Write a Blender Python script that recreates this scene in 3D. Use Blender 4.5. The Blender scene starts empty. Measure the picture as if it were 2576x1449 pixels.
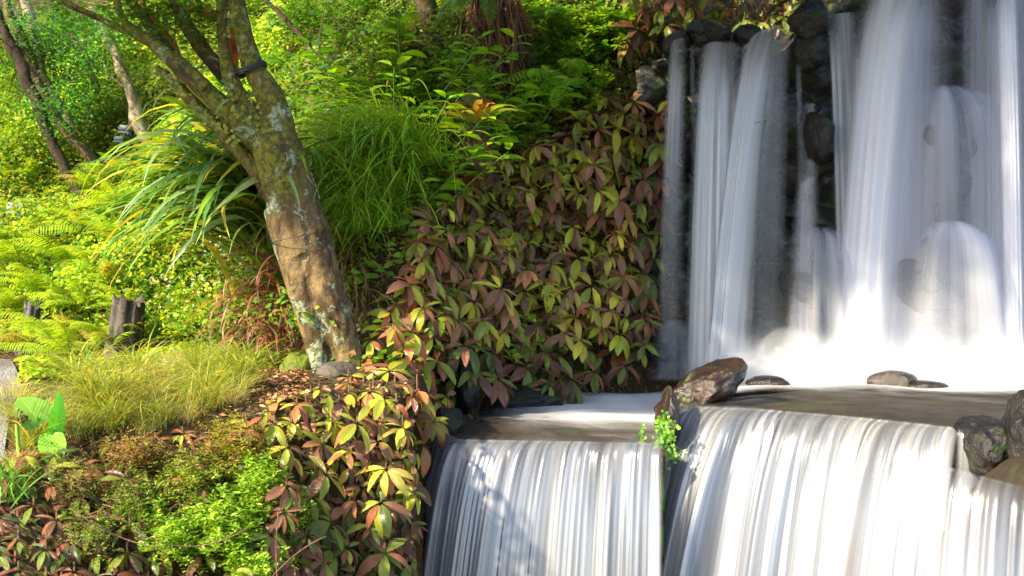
import bpy, math, random
import numpy as np
from mathutils import Vector, noise as mn
R = math.radians
rng = np.random.default_rng(7)
random.seed(7)
S = bpy.context.scene
COL = S.collection
EXPO = 1.5
F = 2576 * 50 / 36.0

def P(u, v, Y):
    return np.array([Y * (u - 1288) / F, Y, -Y * (v - 724.5) / F])

# ------------------------------------------------------------------ object helpers
def link(o, parent=None):
    COL.objects.link(o)
    if parent is not None:
        o.parent = parent
    return o

def tag(o, label=None, cat=None, group=None, kind=None):
    if label: o['label'] = label
    if cat: o['category'] = cat
    if group: o['group'] = group
    if kind: o['kind'] = kind
    return o

def thing(name, loc, label, cat, group=None):
    o = bpy.data.objects.new(name, None)
    o.empty_display_size = .1
    link(o)
    o.location = [float(c) for c in loc]
    return tag(o, label, cat, group)

class MB:
    """collects numpy geometry; quads and triangles; colour and uv per vertex"""
    def __init__(s):
        s.v = []; s.q = []; s.t = []; s.c = []; s.uv = []; s.n = 0
    def add(s, v, quads=None, tris=None, col=(.5, .5, .5), uv=None):
        v = np.asarray(v, float)
        m = len(v)
        s.v.append(v)
        if quads is not None and len(quads): s.q.append(np.asarray(quads, int) + s.n)
        if tris is not None and len(tris): s.t.append(np.asarray(tris, int) + s.n)
        c = np.asarray(col, float)
        if c.ndim == 1: c = np.tile(c, (m, 1))
        s.c.append(c)
        s.uv.append(np.zeros((m, 2)) if uv is None else np.asarray(uv, float))
        s.n += m
    def inst(s, proto, M, T, col):
        """proto=(verts,quads,uv); M (k,3,3); T (k,3); col (k,3)"""
        pv, pq, puv = proto
        k = len(T)
        if k == 0: return
        v = np.einsum('kij,nj->kni', M, pv) + T[:, None, :]
        n = len(pv)
        q = (pq[None] + (np.arange(k) * n)[:, None, None]).reshape(-1, 4)
        s.add(v.reshape(-1, 3), quads=q, col=np.repeat(col, n, axis=0), uv=np.tile(puv, (k, 1)))
    def tube(s, pts, rad, sides=5, col=(.3, .3, .3), cap=False):
        pts = np.asarray(pts, float); n = len(pts)
        rad = np.broadcast_to(np.asarray(rad, float), (n,))
        d = np.gradient(pts, axis=0)
        d /= np.linalg.norm(d, axis=1)[:, None] + 1e-9
        ref = np.array([0.31, .9, .22]) if abs(d[0][1]) < .8 else np.array([1., 0, .1])
        a = np.cross(d, ref); a /= np.linalg.norm(a, axis=1)[:, None] + 1e-9
        b = np.cross(d, a)
        th = np.linspace(0, 2 * math.pi, sides, endpoint=False)
        v = pts[:, None] + rad[:, None, None] * (a[:, None] * np.cos(th)[None, :, None] + b[:, None] * np.sin(th)[None, :, None])
        L = np.concatenate([[0], np.cumsum(np.linalg.norm(np.diff(pts, axis=0), axis=1))])
        uv = np.stack(np.broadcast_arrays(th[None] / 6.283, L[:, None]), -1).reshape(-1, 2)
        i = np.arange(n - 1)[:, None] * sides; j = np.arange(sides)[None]; j2 = (j + 1) % sides
        q = np.stack([i + j, i + j2, i + sides + j2, i + sides + j], -1).reshape(-1, 4)
        v = v.reshape(-1, 3)
        tr = None
        if cap:
            v = np.vstack([v, pts[0], pts[-1]]); uv = np.vstack([uv, [0, 0], [0, L[-1]]])
            m = n * sides
            tr = [[m, (k + 1) % sides, k] for k in range(sides)] + [[m + 1, (n - 1) * sides + k, (n - 1) * sides + (k + 1) % sides] for k in range(sides)]
        s.add(v, q, tr, col, uv)
    def grid(s, V, col=(.5, .5, .5), UV=None):
        a, b = V.shape[:2]
        i = np.arange(a - 1)[:, None] * b; j = np.arange(b - 1)[None]
        q = np.stack([i + j, i + j + 1, i + b + j + 1, i + b + j], -1).reshape(-1, 4)
        c = np.asarray(col, float)
        if c.ndim == 3: c = c.reshape(-1, 3)
        s.add(V.reshape(-1, 3), q, None, c, None if UV is None else UV.reshape(-1, 2))
    def box(s, c, size, rz=0, col=(.5, .5, .5), bev=0.0):
        sx, sy, sz = [k / 2 for k in size]
        b = min(bev, sx * .9, sy * .9, sz * .9)
        rings = []
        for z, e in ((-sz, b), (-sz + b, 0), (sz - b, 0), (sz, b)):
            X, Y = sx - e, sy - e
            k = max(b - e, 0) if b > 0 else 0
            k = b * .6 if b > 0 else 0
            rings.append([(-X + k, -Y, z), (X - k, -Y, z), (X, -Y + k, z), (X, Y - k, z), (X - k, Y, z), (-X + k, Y, z), (-X, Y - k, z), (-X, -Y + k, z)])
        v = np.array(rings).reshape(-1, 3)
        ca, sa = math.cos(rz), math.sin(rz)
        v = v @ np.array([[ca, sa, 0], [-sa, ca, 0], [0, 0, 1]]) + np.asarray(c)
        q = [[r * 8 + k, r * 8 + (k + 1) % 8, (r + 1) * 8 + (k + 1) % 8, (r + 1) * 8 + k] for r in range(3) for k in range(8)]
        q += [[7, 0, 1, 6][::-1], [6, 1, 2, 5][::-1], [5, 2, 3, 4][::-1], [31, 24, 25, 30], [30, 25, 26, 29], [29, 26, 27, 28]]
        s.add(v, q, None, col)
    def build(s, name, mat, parent=None, smooth=True, loc=None):
        me = bpy.data.meshes.new(name)
        v = np.vstack(s.v); c = np.vstack(s.c); uv = np.vstack(s.uv)
        o0 = None
        if parent is not None and loc is None:
            o0 = np.array(parent.location)
            pp = parent.parent
            while pp is not None:
                o0 = o0 + np.array(pp.location); pp = pp.parent
        elif loc is not None:
            o0 = np.asarray(loc, float)
        if o0 is not None: v = v - o0
        q = np.vstack(s.q) if s.q else np.zeros((0, 4), int)
        t = np.vstack(s.t) if s.t else np.zeros((0, 3), int)
        me.vertices.add(len(v)); me.vertices.foreach_set('co', v.astype(np.float32).ravel())
        loops = np.concatenate([q.ravel(), t.ravel()]).astype(np.int32)
        me.loops.add(len(loops)); me.loops.foreach_set('vertex_index', loops)
        st = np.concatenate([np.arange(len(q)) * 4, len(q) * 4 + np.arange(len(t)) * 3]).astype(np.int32)
        me.polygons.add(len(st)); me.polygons.foreach_set('loop_start', st)
        me.update(calc_edges=True)
        me.validate()
        if smooth: me.polygons.foreach_set('use_smooth', np.ones(len(me.polygons), bool))
        a = me.attributes.new('Col', 'FLOAT_COLOR', 'POINT')
        a.data.foreach_set('color', np.hstack([c, np.ones((len(c), 1))]).astype(np.float32).ravel())
        ul = me.uv_layers.new(name='UVMap')
        li = np.zeros(len(me.loops), np.int32); me.loops.foreach_get('vertex_index', li)
        ul.data.foreach_set('uv', uv[li].astype(np.float32).ravel())
        me.materials.append(mat)
        o = bpy.data.objects.new(name, me)
        link(o, parent)
        if parent is None and loc is not None: o.location = [float(k) for k in loc]
        return o

# ------------------------------------------------------------------ material helpers
class NT:
    def __init__(s, name):
        s.m = bpy.data.materials.new(name); s.m.use_nodes = True
        s.t = s.m.node_tree; s.t.nodes.clear()
        s.out = s.t.nodes.new('ShaderNodeOutputMaterial')
    def n(s, typ, ins=None, **kw):
        nd = s.t.nodes.new('ShaderNode' + typ)
        for k, v in kw.items(): setattr(nd, k, v)
        for k, v in (ins or {}).items():
            if isinstance(v, bpy.types.NodeSocket): s.t.links.new(v, nd.inputs[k])
            else:
                nd.inputs[k].default_value = v
        return nd
    def math(s, op, a, b=0., clamp=False):
        nd = s.n('Math', {0: a, 1: b}, operation=op); nd.use_clamp = clamp
        return nd.outputs[0]
    def mix(s, f, a, b, mode='MIX'):
        nd = s.n('Mix', data_type='RGBA', blend_type=mode)
        for k, v in ((0, f), (6, a), (7, b)):
            if isinstance(v, bpy.types.NodeSocket): s.t.links.new(v, nd.inputs[k])
            else: nd.inputs[k].default_value = (*v, 1) if k > 0 and len(v) == 3 else v
        return nd.outputs[2]
    def noise(s, vec, scale, detail=4, rough=.55, dist=0.):
        ins = {'Scale': scale, 'Detail': detail, 'Roughness': rough, 'Distortion': dist}
        if vec is not None: ins['Vector'] = vec
        return s.n('TexNoise', ins).outputs['Fac']
    def mr(s, x, a, b, c=0., d=1., smooth=True):
        nd = s.n('MapRange', {0: x, 1: a, 2: b, 3: c, 4: d})
        if smooth: nd.interpolation_type = 'SMOOTHSTEP'
        return nd.outputs[0]
    def bump(s, h, strength=.5, dist=.01):
        return s.n('Bump', {'Height': h, 'Strength': strength, 'Distance': dist}).outputs[0]
    def co(s, kind='Object'):
        return s.n('TexCoord').outputs[kind]
    def finish(s, sh):
        s.t.links.new(sh, s.out.inputs[0]); return s.m

def leaf_mat(name, trans=.4, rough=.45, spec=.4, veins=0., tint=(1.25, 1.15, .6), var=.35, spots=0.):
    t = NT(name)
    col = t.n('Attribute', attribute_name='Col').outputs['Color']
    ob = t.co('Object')
    nz = t.noise(ob, 9, 3)
    col = t.mix(1., col, t.n('CombineColor', {0: t.mr(nz, .3, .7, 1 - var, 1 + var), 1: t.mr(nz, .3, .7, 1 - var * .8, 1 + var * .6), 2: t.mr(nz, .3, .7, 1 - var, 1 + var)}).outputs[0], 'MULTIPLY')
    if spots:
        sp = t.mr(t.noise(ob, 160, 2), .66, .72)
        col = t.mix(t.math('MULTIPLY', sp, spots), col, (.035, .02, .01))
    ins = {'Roughness': rough, 'Specular IOR Level': spec}
    if veins:
        uv = t.n('SeparateXYZ', {0: t.n('UVMap').outputs[0]})
        side = t.math('ABSOLUTE', t.math('SUBTRACT', uv.outputs[1], .5))
        ph = t.math('SUBTRACT', t.math('MULTIPLY', uv.outputs[0], 11.), t.math('MULTIPLY', side, 7.))
        w = t.math('SINE', t.math('MULTIPLY', ph, 6.283))
        mid = t.mr(side, .0, .05, -2., 0.)
        h = t.math('ADD', w, mid)
        ins['Normal'] = t.bump(h, veins, .002)
        col = t.mix(t.math('MULTIPLY', t.mr(w, -.3, -1., 0, 1), .22), col, t.mix(1., col, (.45, .45, .4), 'MULTIPLY'))
        col = t.mix(t.math('MULTIPLY', t.mr(side, .015, .045, 1, 0), .5), col, t.mix(1., col, (1.5, 1.4, 1.2), 'MULTIPLY'))
    ins['Base Color'] = col
    p = t.n('BsdfPrincipled', ins).outputs[0]
    tc = t.mix(1., col, tint, 'MULTIPLY')
    tr = t.n('BsdfTranslucent', {'Color': tc}).outputs[0]
    return t.finish(t.n('MixShader', {0: trans, 1: p, 2: tr}).outputs[0])

def rock_mat(name, c1, c2, c3=(.05, .08, .015), moss=.0, rough=(.12, .5), scale=4., bump=.6, spec=.6, seed=0., low=None):
    t = NT(name)
    ob = t.n('Mapping', {0: t.co('Object'), 1: (seed, seed * 2, 0)}).outputs[0]
    n1 = t.noise(ob, scale, 6, .6); n2 = t.noise(ob, scale * 6, 5, .65); n3 = t.noise(ob, scale * 1.7, 4, .6, .5)
    n4 = t.noise(ob, scale * 25, 3, .7)
    col = t.mix(t.mr(n1, .35, .65), c1, c2)
    col = t.mix(t.mr(n2, .52, .7, 0, .6), col, tuple(k * .35 for k in c1))
    if moss: col = t.mix(t.mr(n3, .62 - moss * .25, .72 - moss * .2), col, c3)
    if low:
        zz = t.n('SeparateXYZ', {0: t.co('Object')}).outputs[2]
        col = t.mix(t.math('MULTIPLY', t.mr(zz, low[0], low[1], 0, 1), t.mr(n3, .42, .55)), col, low[2])
    v = t.n('TexVoronoi', {'Vector': ob, 'Scale': scale * 9}).outputs['Distance']
    h = t.math('ADD', t.math('MULTIPLY', n2, 1.0), t.math('ADD', t.math('MULTIPLY', n4, .35), t.math('MULTIPLY', v, .25)))
    ro = t.mr(n3, .35, .65, rough[0], rough[1])
    p = t.n('BsdfPrincipled', {'Base Color': col, 'Roughness': ro, 'Specular IOR Level': spec, 'Normal': t.bump(h, bump, .02)})
    return t.finish(p.outputs[0])

def plain_mat(name, c, rough=.5, metal=0., nscale=30., var=.3, bump=.2):
    t = NT(name)
    ob = t.co('Object'); n = t.noise(ob, nscale, 4)
    col = t.mix(t.mr(n, .3, .7), tuple(k * (1 - var) for k in c), tuple(min(1, k * (1 + var)) for k in c))
    return t.finish(t.n('BsdfPrincipled', {'Base Color': col, 'Roughness': rough, 'Metallic': metal, 'Normal': t.bump(n, bump, .004)}).outputs[0])

def attr_mat(name, rough=.7, bump=.4, nscale=60., var=.35, spec=.3):
    t = NT(name)
    col = t.n('Attribute', attribute_name='Col').outputs['Color']
    ob = t.co('Object'); n = t.noise(ob, nscale, 4)
    col = t.mix(t.mr(n, .3, .7), t.mix(1., col, (1 - var,) * 3, 'MULTIPLY'), t.mix(1., col, (1 + var,) * 3, 'MULTIPLY'))
    return t.finish(t.n('BsdfPrincipled', {'Base Color': col, 'Roughness': rough, 'Specular IOR Level': spec, 'Normal': t.bump(n, bump, .006)}).outputs[0])

def water_mat(name, f1=70., f2=18., lo=.25, white=(.86, .87, .9), grey=(.50, .54, .62), gloss=.25, vs=.35, soft=.22, tint=0.):
    t = NT(name)
    uv = t.n('UVMap').outputs[0]
    def st(fx, fy, seed, det=3):
        return t.noise(t.n('Mapping', {0: uv, 1: (seed, seed, 0), 3: (fx, fy, 1)}).outputs[0], 1., det, .6)
    n1 = st(f1, vs, 1.3); n2 = st(f2, vs * .6, 5.1); n3 = st(f1 * 2.6, vs * 1.5, 9.7, 2)
    s = t.math('ADD', t.math('ADD', t.math('MULTIPLY', n1, .4), t.math('MULTIPLY', n2, .4)), t.math('MULTIPLY', n3, .2))
    s = t.mr(s, .5 - soft, .5 + soft * .75)
    wb = t.mr(st(f2 * .33, vs * .35, 3.3, 3), .38, .60)
    s = t.math('MULTIPLY', s, t.math('ADD', .42, t.math('MULTIPLY', wb, .58)))
    d = t.n('SeparateColor', {0: t.n('Attribute', attribute_name='Col').outputs['Color']})
    dens = d.outputs[0]
    k = t.math('ADD', t.math('MULTIPLY', s, 1 - lo), lo)
    # thin water shows its streaks, thick foam hides them
    a = t.math('MULTIPLY', dens, t.math('ADD', k, t.math('MULTIPLY', dens, t.math('SUBTRACT', 1., k))), True)
    a = t.math('MINIMUM', a, 1.)
    tn = t.mr(st(f2 * .55, vs * .3, 7.7, 2), .4, .6)
    wcol = t.mix(t.math('MULTIPLY', tn, tint), white, tuple(k * m for k, m in zip(white, (.98, .90, .78))))
    col = t.mix(t.math('MULTIPLY', s, 1.), grey, wcol)
    col = t.mix(d.outputs[1], col, white)
    nrm = t.bump(s, .25, .010)
    dif = t.n('BsdfDiffuse', {'Color': col, 'Normal': nrm}).outputs[0]
    tr = t.n('BsdfTranslucent', {'Color': col}).outputs[0]
    b = t.n('MixShader', {0: .38, 1: dif, 2: tr}).outputs[0]
    gl = t.n('BsdfGlossy', {'Color': (.9, .93, 1, 1), 'Roughness': .22, 'Normal': nrm}).outputs[0]
    b = t.n('MixShader', {0: gloss * .4, 1: b, 2: gl}).outputs[0]
    tp = t.n('BsdfTransparent').outputs[0]
    return t.finish(t.n('MixShader', {0: a, 1: tp, 2: b}).outputs[0])

# ------------------------------------------------------------------ maths helpers
def sn(x, y, f=1., seed=0, k=6):
    """smooth pseudo noise in about -1..1"""
    r = np.random.default_rng(seed + 1000)
    x = np.asarray(x, float); y = np.asarray(y, float)
    o = np.zeros(np.broadcast(x, y).shape)
    for i in range(k):
        a = r.uniform(0, 6.283); ff = f * r.uniform(.6, 2.); ph = r.uniform(0, 6.283)
        o = o + np.sin((x * math.cos(a) + y * math.sin(a)) * ff + ph)
    return o / math.sqrt(k) * .8

def frames(fwd, up=None, roll=None, scale=1.):
    """rotation matrices (k,3,3) whose local x = fwd, z near up"""
    fwd = np.asarray(fwd, float); fwd = fwd / (np.linalg.norm(fwd, axis=1)[:, None] + 1e-9)
    k = len(fwd)
    up = np.tile([0, 0, 1.], (k, 1)) if up is None else np.asarray(up, float)
    y = np.cross(up, fwd); ny = np.linalg.norm(y, axis=1)[:, None]
    y = np.where(ny < 1e-4, np.array([[0, 1., 0]]), y / (ny + 1e-9))
    z = np.cross(fwd, y)
    if roll is not None:
        c, s_ = np.cos(roll)[:, None], np.sin(roll)[:, None]
        y, z = y * c + z * s_, z * c - y * s_
    sc = np.broadcast_to(np.asarray(scale, float), (k,)) if np.ndim(scale) < 2 else scale
    if np.ndim(scale) == 2:
        return np.stack([fwd * sc[:, :1], y * sc[:, 1:2], z * sc[:, 2:3]], -1)
    return np.stack([fwd, y, z], -1) * sc[:, None, None]

def leafproto(w=.4, n=6, m=4, droop=.25, fold=.12, peak=.5, tip=1.3, wave=.0, base=.0, serr=0.):
    x = np.linspace(0, 1, n + 1)
    # width profile with peak position
    xx = np.where(x < peak, x / peak * .5, .5 + (x - peak) / (1 - peak) * .5)
    wd = w * .5 * (np.sin(np.pi * xx) ** (tip * .75)) + base * (1 - x)
    wd[0] = max(wd[0], .012); wd[-1] = .003
    if serr: wd = wd * (1 + serr * ((np.arange(n + 1) % 2) - .5))
    yv = np.linspace(-1, 1, m + 1)
    X = np.repeat(x[:, None], m + 1, 1)
    Y = wd[:, None] * yv[None]
    Z = -droop * X ** 2 + fold * np.abs(Y) - wave * np.abs(Y) * np.cos(X * 25)
    X = X * (1 - .25 * droop * X)
    V = np.stack([X, Y, Z], -1).reshape(-1, 3)
    uv = np.stack(np.broadcast_arrays(x[:, None], (yv[None] + 1) / 2), -1).reshape(-1, 2)
    b = m + 1
    i = np.arange(n)[:, None] * b; j = np.arange(m)[None]
    q = np.stack([i + j, i + b + j, i + b + j + 1, i + j + 1], -1).reshape(-1, 4)
    return V, q, uv

def bladeproto(w=.02, n=8, bend=1.6, lift=1.2):
    """arching blade of unit length leaving at angle lift and bending down by bend radians"""
    a = lift - bend * np.linspace(0, 1, n + 1) ** 1.3
    dx = np.cos(a) / n; dz = np.sin(a) / n
    x = np.concatenate([[0], np.cumsum(dx[:-1])]); z = np.concatenate([[0], np.cumsum(dz[:-1])])
    s_ = np.linspace(0, 1, n + 1)
    wd = w * .5 * (1 - s_ ** 2.2) * (0.6 + .8 * np.sqrt(s_ + .02)) + .0006
    nx, nz = -np.sin(a), np.cos(a)
    V = []
    for k in range(n + 1):
        V += [(x[k], -wd[k], z[k]), (x[k] - nx[k] * wd[k] * .35, 0, z[k] - nz[k] * wd[k] * .35), (x[k], wd[k], z[k])]
    q = []
    for k in range(n):
        for j in range(2):
            q.append([k * 3 + j, k * 3 + 3 + j, k * 3 + 4 + j, k * 3 + 1 + j])
    uv = [(s_[k], j / 2) for k in range(n + 1) for j in range(3)]
    return np.array(V), np.array(q), np.array(uv)

def merge(parts):
    V = []; Q = []; U = []; n = 0
    for (v, q, u) in parts:
        V.append(v); Q.append(np.asarray(q) + n); U.append(u); n += len(v)
    return np.vstack(V), np.vstack(Q), np.vstack(U)

def frondproto(pairs=26, wid=.17, lift=.9, bend=1.3, seed=0, pin_w=.028, dead=False):
    """pinnate fern frond of unit length growing along +x"""
    r = np.random.default_rng(seed)
    n = 14
    a = lift - bend * np.linspace(0, 1, n + 1)
    px = np.concatenate([[0], np.cumsum(np.cos(a[:-1]) / n)]); pz = np.concatenate([[0], np.cumsum(np.sin(a[:-1]) / n)])
    sway = .05 * np.sin(np.linspace(0, 2.5, n + 1) + seed)
    parts = []
    s_ = np.linspace(0, 1, n + 1)
    V = []; q = []
    for k in range(n + 1):
        w = .006 * (1 - .8 * s_[k])
        V += [(px[k], sway[k] - w, pz[k]), (px[k], sway[k] + w, pz[k] + .002), (px[k], sway[k], pz[k] - w * 1.6)]
        if k:
            for j in range(3): q.append([(k - 1) * 3 + j, (k - 1) * 3 + (j + 1) % 3, k * 3 + (j + 1) % 3, k * 3 + j])
    parts.append((np.array(V), np.array(q), np.tile([0., 0.], (len(V), 1))))
    lp = leafproto(w=pin_w / wid * 1.05, n=6, m=2, droop=.3, fold=.2, peak=.3, tip=.9, serr=.7)
    for i in range(pairs):
        t = .14 + .85 * i / (pairs - 1)
        L = wid * (math.sin(math.pi * min(1, (t - .02)) ** .75) * .9 + .1) * (1 - .35 * max(0, t - .6))
        L = max(L, .02)
        x = np.interp(t, s_, px); z = np.interp(t, s_, pz); y = np.interp(t, s_, sway); aa = np.interp(t, s_, a)
        for sd in (-1, 1):
            ang = R(68) + r.uniform(-.1, .1)
            f = np.array([math.cos(aa) * math.cos(ang), sd * math.sin(ang), math.sin(aa) * math.cos(ang) - (.1 if not dead else .8) - r.uniform(0, .15)])
            up = np.array([-math.sin(aa), 0, math.cos(aa)])
            M = frames(f[None], up[None], scale=np.array([[L, L * 1.0, L]]))[0]
            parts.append((lp[0] @ M.T + np.array([x, y, z]), lp[1], lp[2]))
    return merge(parts)

def palette(k, cols, jit=.18, r=rng, p=None):
    cols = np.asarray(cols, float)
    c = cols[r.choice(len(cols), k, p=p)]
    return np.clip(c * (1 + r.uniform(-jit, jit, (k, 1))) * (1 + r.uniform(-jit * .4, jit * .4, (k, 3))), .002, .95)

LIME = (.17, .30, .012); GREEN = (.065, .16, .012); DEEP = (.028, .075, .012); YEL = (.30, .32, .015)
BLUEG = (.06, .18, .06); BRONZE = (.16, .055, .026); BRONZE2 = (.115, .042, .03); OLIVE = (.17, .19, .012)

# ------------------------------------------------------------------ terrain
YBX = [-8, -6, -3, -2, -1.3, -.7, -.3, .2, 1., 2.6, 6]
YBY = [9.6, 9.5, 9.1, 8.8, 8.15, 7.75, 8.5, 9.2, 9.9, 10.7, 10.7]
SLX = [-8, -4.3, -3, -2, -1., -.5, .2, 1., 2.6, 6]
SLY = [.35, .55, .7, .85, 1.0, 1.35, 1.75, 2.2, 3., 3.]
def sst(x, a, b):
    t = np.clip((x - a) / (b - a), 0, 1); return t * t * (3 - 2 * t)
def H(x, y):
    x = np.asarray(x, float); y = np.asarray(y, float)
    yb = np.interp(x, YBX, YBY); sl = np.interp(x, SLX, SLY)
    d = y - yb
    base = -.5 + .03 * (y - 6.6)
    d1 = np.minimum(np.maximum(d, 0), 1.4); d2 = np.maximum(d - 1.4, 0)
    sl2 = np.interp(x, [-8, -4.3, -2.5, -1, 1, 3], [.6, .7, .8, .95, .95, .3])
    up = sl * d1 + sl2 * d2
    # upper stream bed behind the falls
    top = np.interp(x, [.9, 1.3, 2.1, 2.4, 6], [9, 1.62, 1.68, 2.05, 2.4]) + .5
    up2 = np.minimum(up, top) + np.maximum(y - 12.2, 0) * 1.3
    up = np.where(x > .9, up2, up)
    z = base + up
    # front bank falling away
    ys = np.interp(x, [-3, -2, -1., -.7], [6.3, 6.35, 6.55, 6.85])
    ss = np.interp(x, [-3, -2, -1., -.7], [.42, .5, .85, 1.6])
    z = z - np.maximum(ys - y, 0) * ss
    z = np.maximum(z, -2.2)
    # pool and basin
    xe = np.interp(y, [5, 6.7, 7.2, 8, 8.7], [-.52, -.5, -.42, -.45, -.3])
    inb = sst(x, xe - .06, xe + .12) * sst(-d, -.02, .12)
    floor = np.where(y > 7.2, -.95, -2.2)
    floor = np.where((x > .8) & (y > 6.2), np.minimum(floor, -.95), floor)
    z = z * (1 - inb) + floor * inb
    z = z + .035 * sn(x, y, 4., 3) * (1 - inb)
    return z
_Y = np.arange(4.2, 22, .02)
def hit(u, v, ymin=4.2):
    x = _Y * (u - 1288) / F; z = -_Y * (v - 724.5) / F
    h = H(x, _Y)
    k = np.nonzero((z < h) & (_Y > ymin))[0]
    if not len(k): return None
    i = k[0]
    return np.array([x[i], _Y[i], h[i]])
def nrm(p):
    e = .05
    gx = (H(p[0] + e, p[1]) - H(p[0] - e, p[1])) / (2 * e); gy = (H(p[0], p[1] + e) - H(p[0], p[1] - e)) / (2 * e)
    n = np.array([-gx, -gy, 1.]); return n / np.linalg.norm(n)

def ground_mat():
    t = NT('soil_and_mulch')
    ob = t.co('Object')
    n1 = t.noise(ob, 1.6, 5); n2 = t.noise(ob, 28, 4, .7); v = t.n('TexVoronoi', {'Vector': t.n('Mapping', {0: ob, 3: (1, 2.2, 1)}).outputs[0], 'Scale': 26.})
    col = t.mix(t.mr(n1, .4, .6), (.075, .042, .02), (.05, .045, .015))
    col = t.mix(t.mr(n2, .5, .7, 0, .7), col, (.16, .075, .032))
    col = t.mix(t.math('MULTIPLY', t.mr(v.outputs['Distance'], .0, .4, 1, 0), .5), col, t.mix(.5, v.outputs['Color'], (.2, .1, .045)))
    p = t.n('BsdfPrincipled', {'Base Color': col, 'Roughness': .95, 'Specular IOR Level': .1, 'Normal': t.bump(t.math('ADD', n2, v.outputs['Distance']), .9, .03)})
    return t.finish(p.outputs[0])
def path_mat():
    t = NT('gravel_path')
    ob = t.co('Object')
    v = t.n('TexVoronoi', {'Vector': ob, 'Scale': 70.}); n = t.noise(ob, 3, 4)
    c = t.mix(t.mr(n, .4, .6), (.17, .165, .175), (.10, .08, .07))
    c = t.mix(.12, c, v.outputs['Color'], 'OVERLAY')
    return t.finish(t.n('BsdfPrincipled', {'Base Color': c, 'Roughness': .8, 'Normal': t.bump(v.outputs['Distance'], .7, .01)}).outputs[0])

M_GROUND = ground_mat()
b = MB()
gx, gy = np.meshgrid(np.arange(-9, 6.01, .06), np.arange(2.5, 20.01, .06), indexing='ij')
b.grid(np.stack([gx, gy, H(gx, gy)], -1))
tag(b.build('hillside', M_GROUND), kind='structure')
b = MB()   # far ground reaching to the horizon, below the slope
gx, gy = np.meshgrid(np.linspace(-400, 400, 41), np.linspace(-300, 500, 41), indexing='ij')
b.grid(np.stack([gx, gy, np.full_like(gx, -2.6)], -1))
tag(b.build('ground', M_GROUND), kind='structure')
b = MB()
ys = np.arange(3.5, 8.85, .1)
ww = np.linspace(0, 1, 12)
xr = -(ys * .352) - .0 + .05 * np.sin(ys * 2.)
X = xr[:, None] - ww[None] * 2.2; Yg = np.repeat(ys[:, None], 12, 1)
b.grid(np.stack([X, Yg, H(X, Yg) + .012], -1))
tag(b.build('path', path_mat()), kind='structure')
#@@NEXT
# ------------------------------------------------------------------ rocks
M_WET = rock_mat('wet_dark_rock', (.008, .007, .008), (.022, .018, .017), (.02, .035, .01), .45, (.3, .6), 3.2, .8, .32)
M_FACE = rock_mat('wet_rock_face', (.014, .013, .015), (.042, .038, .038), (.03, .055, .012), .5, (.12, .5), 2.6, .9, .6, 3.)
M_BROWN = rock_mat('wet_brown_rock', (.036, .016, .008), (.016, .010, .007), (.05, .06, .01), .25, (.1, .38), 5., .6, .7, 5.)
M_GREY = rock_mat('dry_grey_stone', (.11, .095, .08), (.065, .052, .045), (.10, .12, .02), .2, (.6, .9), 5., .5, .3, 8.)
M_MOSSY = rock_mat('mossy_stone', (.14, .11, .07), (.09, .07, .04), (.12, .16, .015), 1.2, (.7, .95), 6., .8, .2, 11.)
M_SLAB = rock_mat('brown_ledge_stone', (.034, .022, .012), (.020, .014, .009), (.03, .04, .01), .3, (.5, .8), 2.5, .6, .25, 14., low=(-.85, -1.1, (.10, .24, .02)))

def rock_mesh(size, seed, cuts=3, sub=5, amp=.16, flat=.75):
    import bmesh
    bm = bmesh.new(); bmesh.ops.create_icosphere(bm, subdivisions=sub, radius=1.)
    r = random.Random(seed)
    pl = []
    for _ in range(cuts):
        d = Vector((r.uniform(-1, 1), r.uniform(-1, .3), r.uniform(-.4, 1))).normalized(); pl.append((d, r.uniform(.55, .85)))
    off = Vector((seed * 3.1, seed * 1.7, 0))
    for v in bm.verts:
        p = v.co.copy()
        for d, h in pl:
            e = p.dot(d) - h
            if e > 0: p -= d * e * flat
        n = mn.fractal(p * 1.3 + off, .9, 2., 4) * amp + mn.fractal(p * 5 + off, .8, 2., 3) * amp * .22
        v.co = p * (1 + n)
    V = np.array([v.co[:] for v in bm.verts]) * np.asarray(size)
    T = np.array([[v.index for v in f.verts] for f in bm.faces])
    bm.free()
    return V, T
def rock(name, c, size, seed, mat, label, cat='rock', rz=0., tilt=0., group=None, **kw):
    V, T = rock_mesh(size, seed, **kw)
    ct, st_ = math.cos(tilt), math.sin(tilt)
    V = V @ np.array([[ct, 0, -st_], [0, 1, 0], [st_, 0, ct]]).T
    ca, sa = math.cos(rz), math.sin(rz)
    V = V @ np.array([[ca, -sa, 0], [sa, ca, 0], [0, 0, 1]]).T
    b = MB(); b.add(V + c, None, T)
    o = b.build(name, mat, loc=c)
    return tag(o, label, cat, group)
def rock_px(name, u, v, Y, w, h, depth, seed, mat, label, **kw):
    c = P(u, v, Y); s_ = Y / F
    return rock(name, c, (w * s_ / 2, depth / 2, h * s_ / 2), seed, mat, label, **kw)

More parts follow.
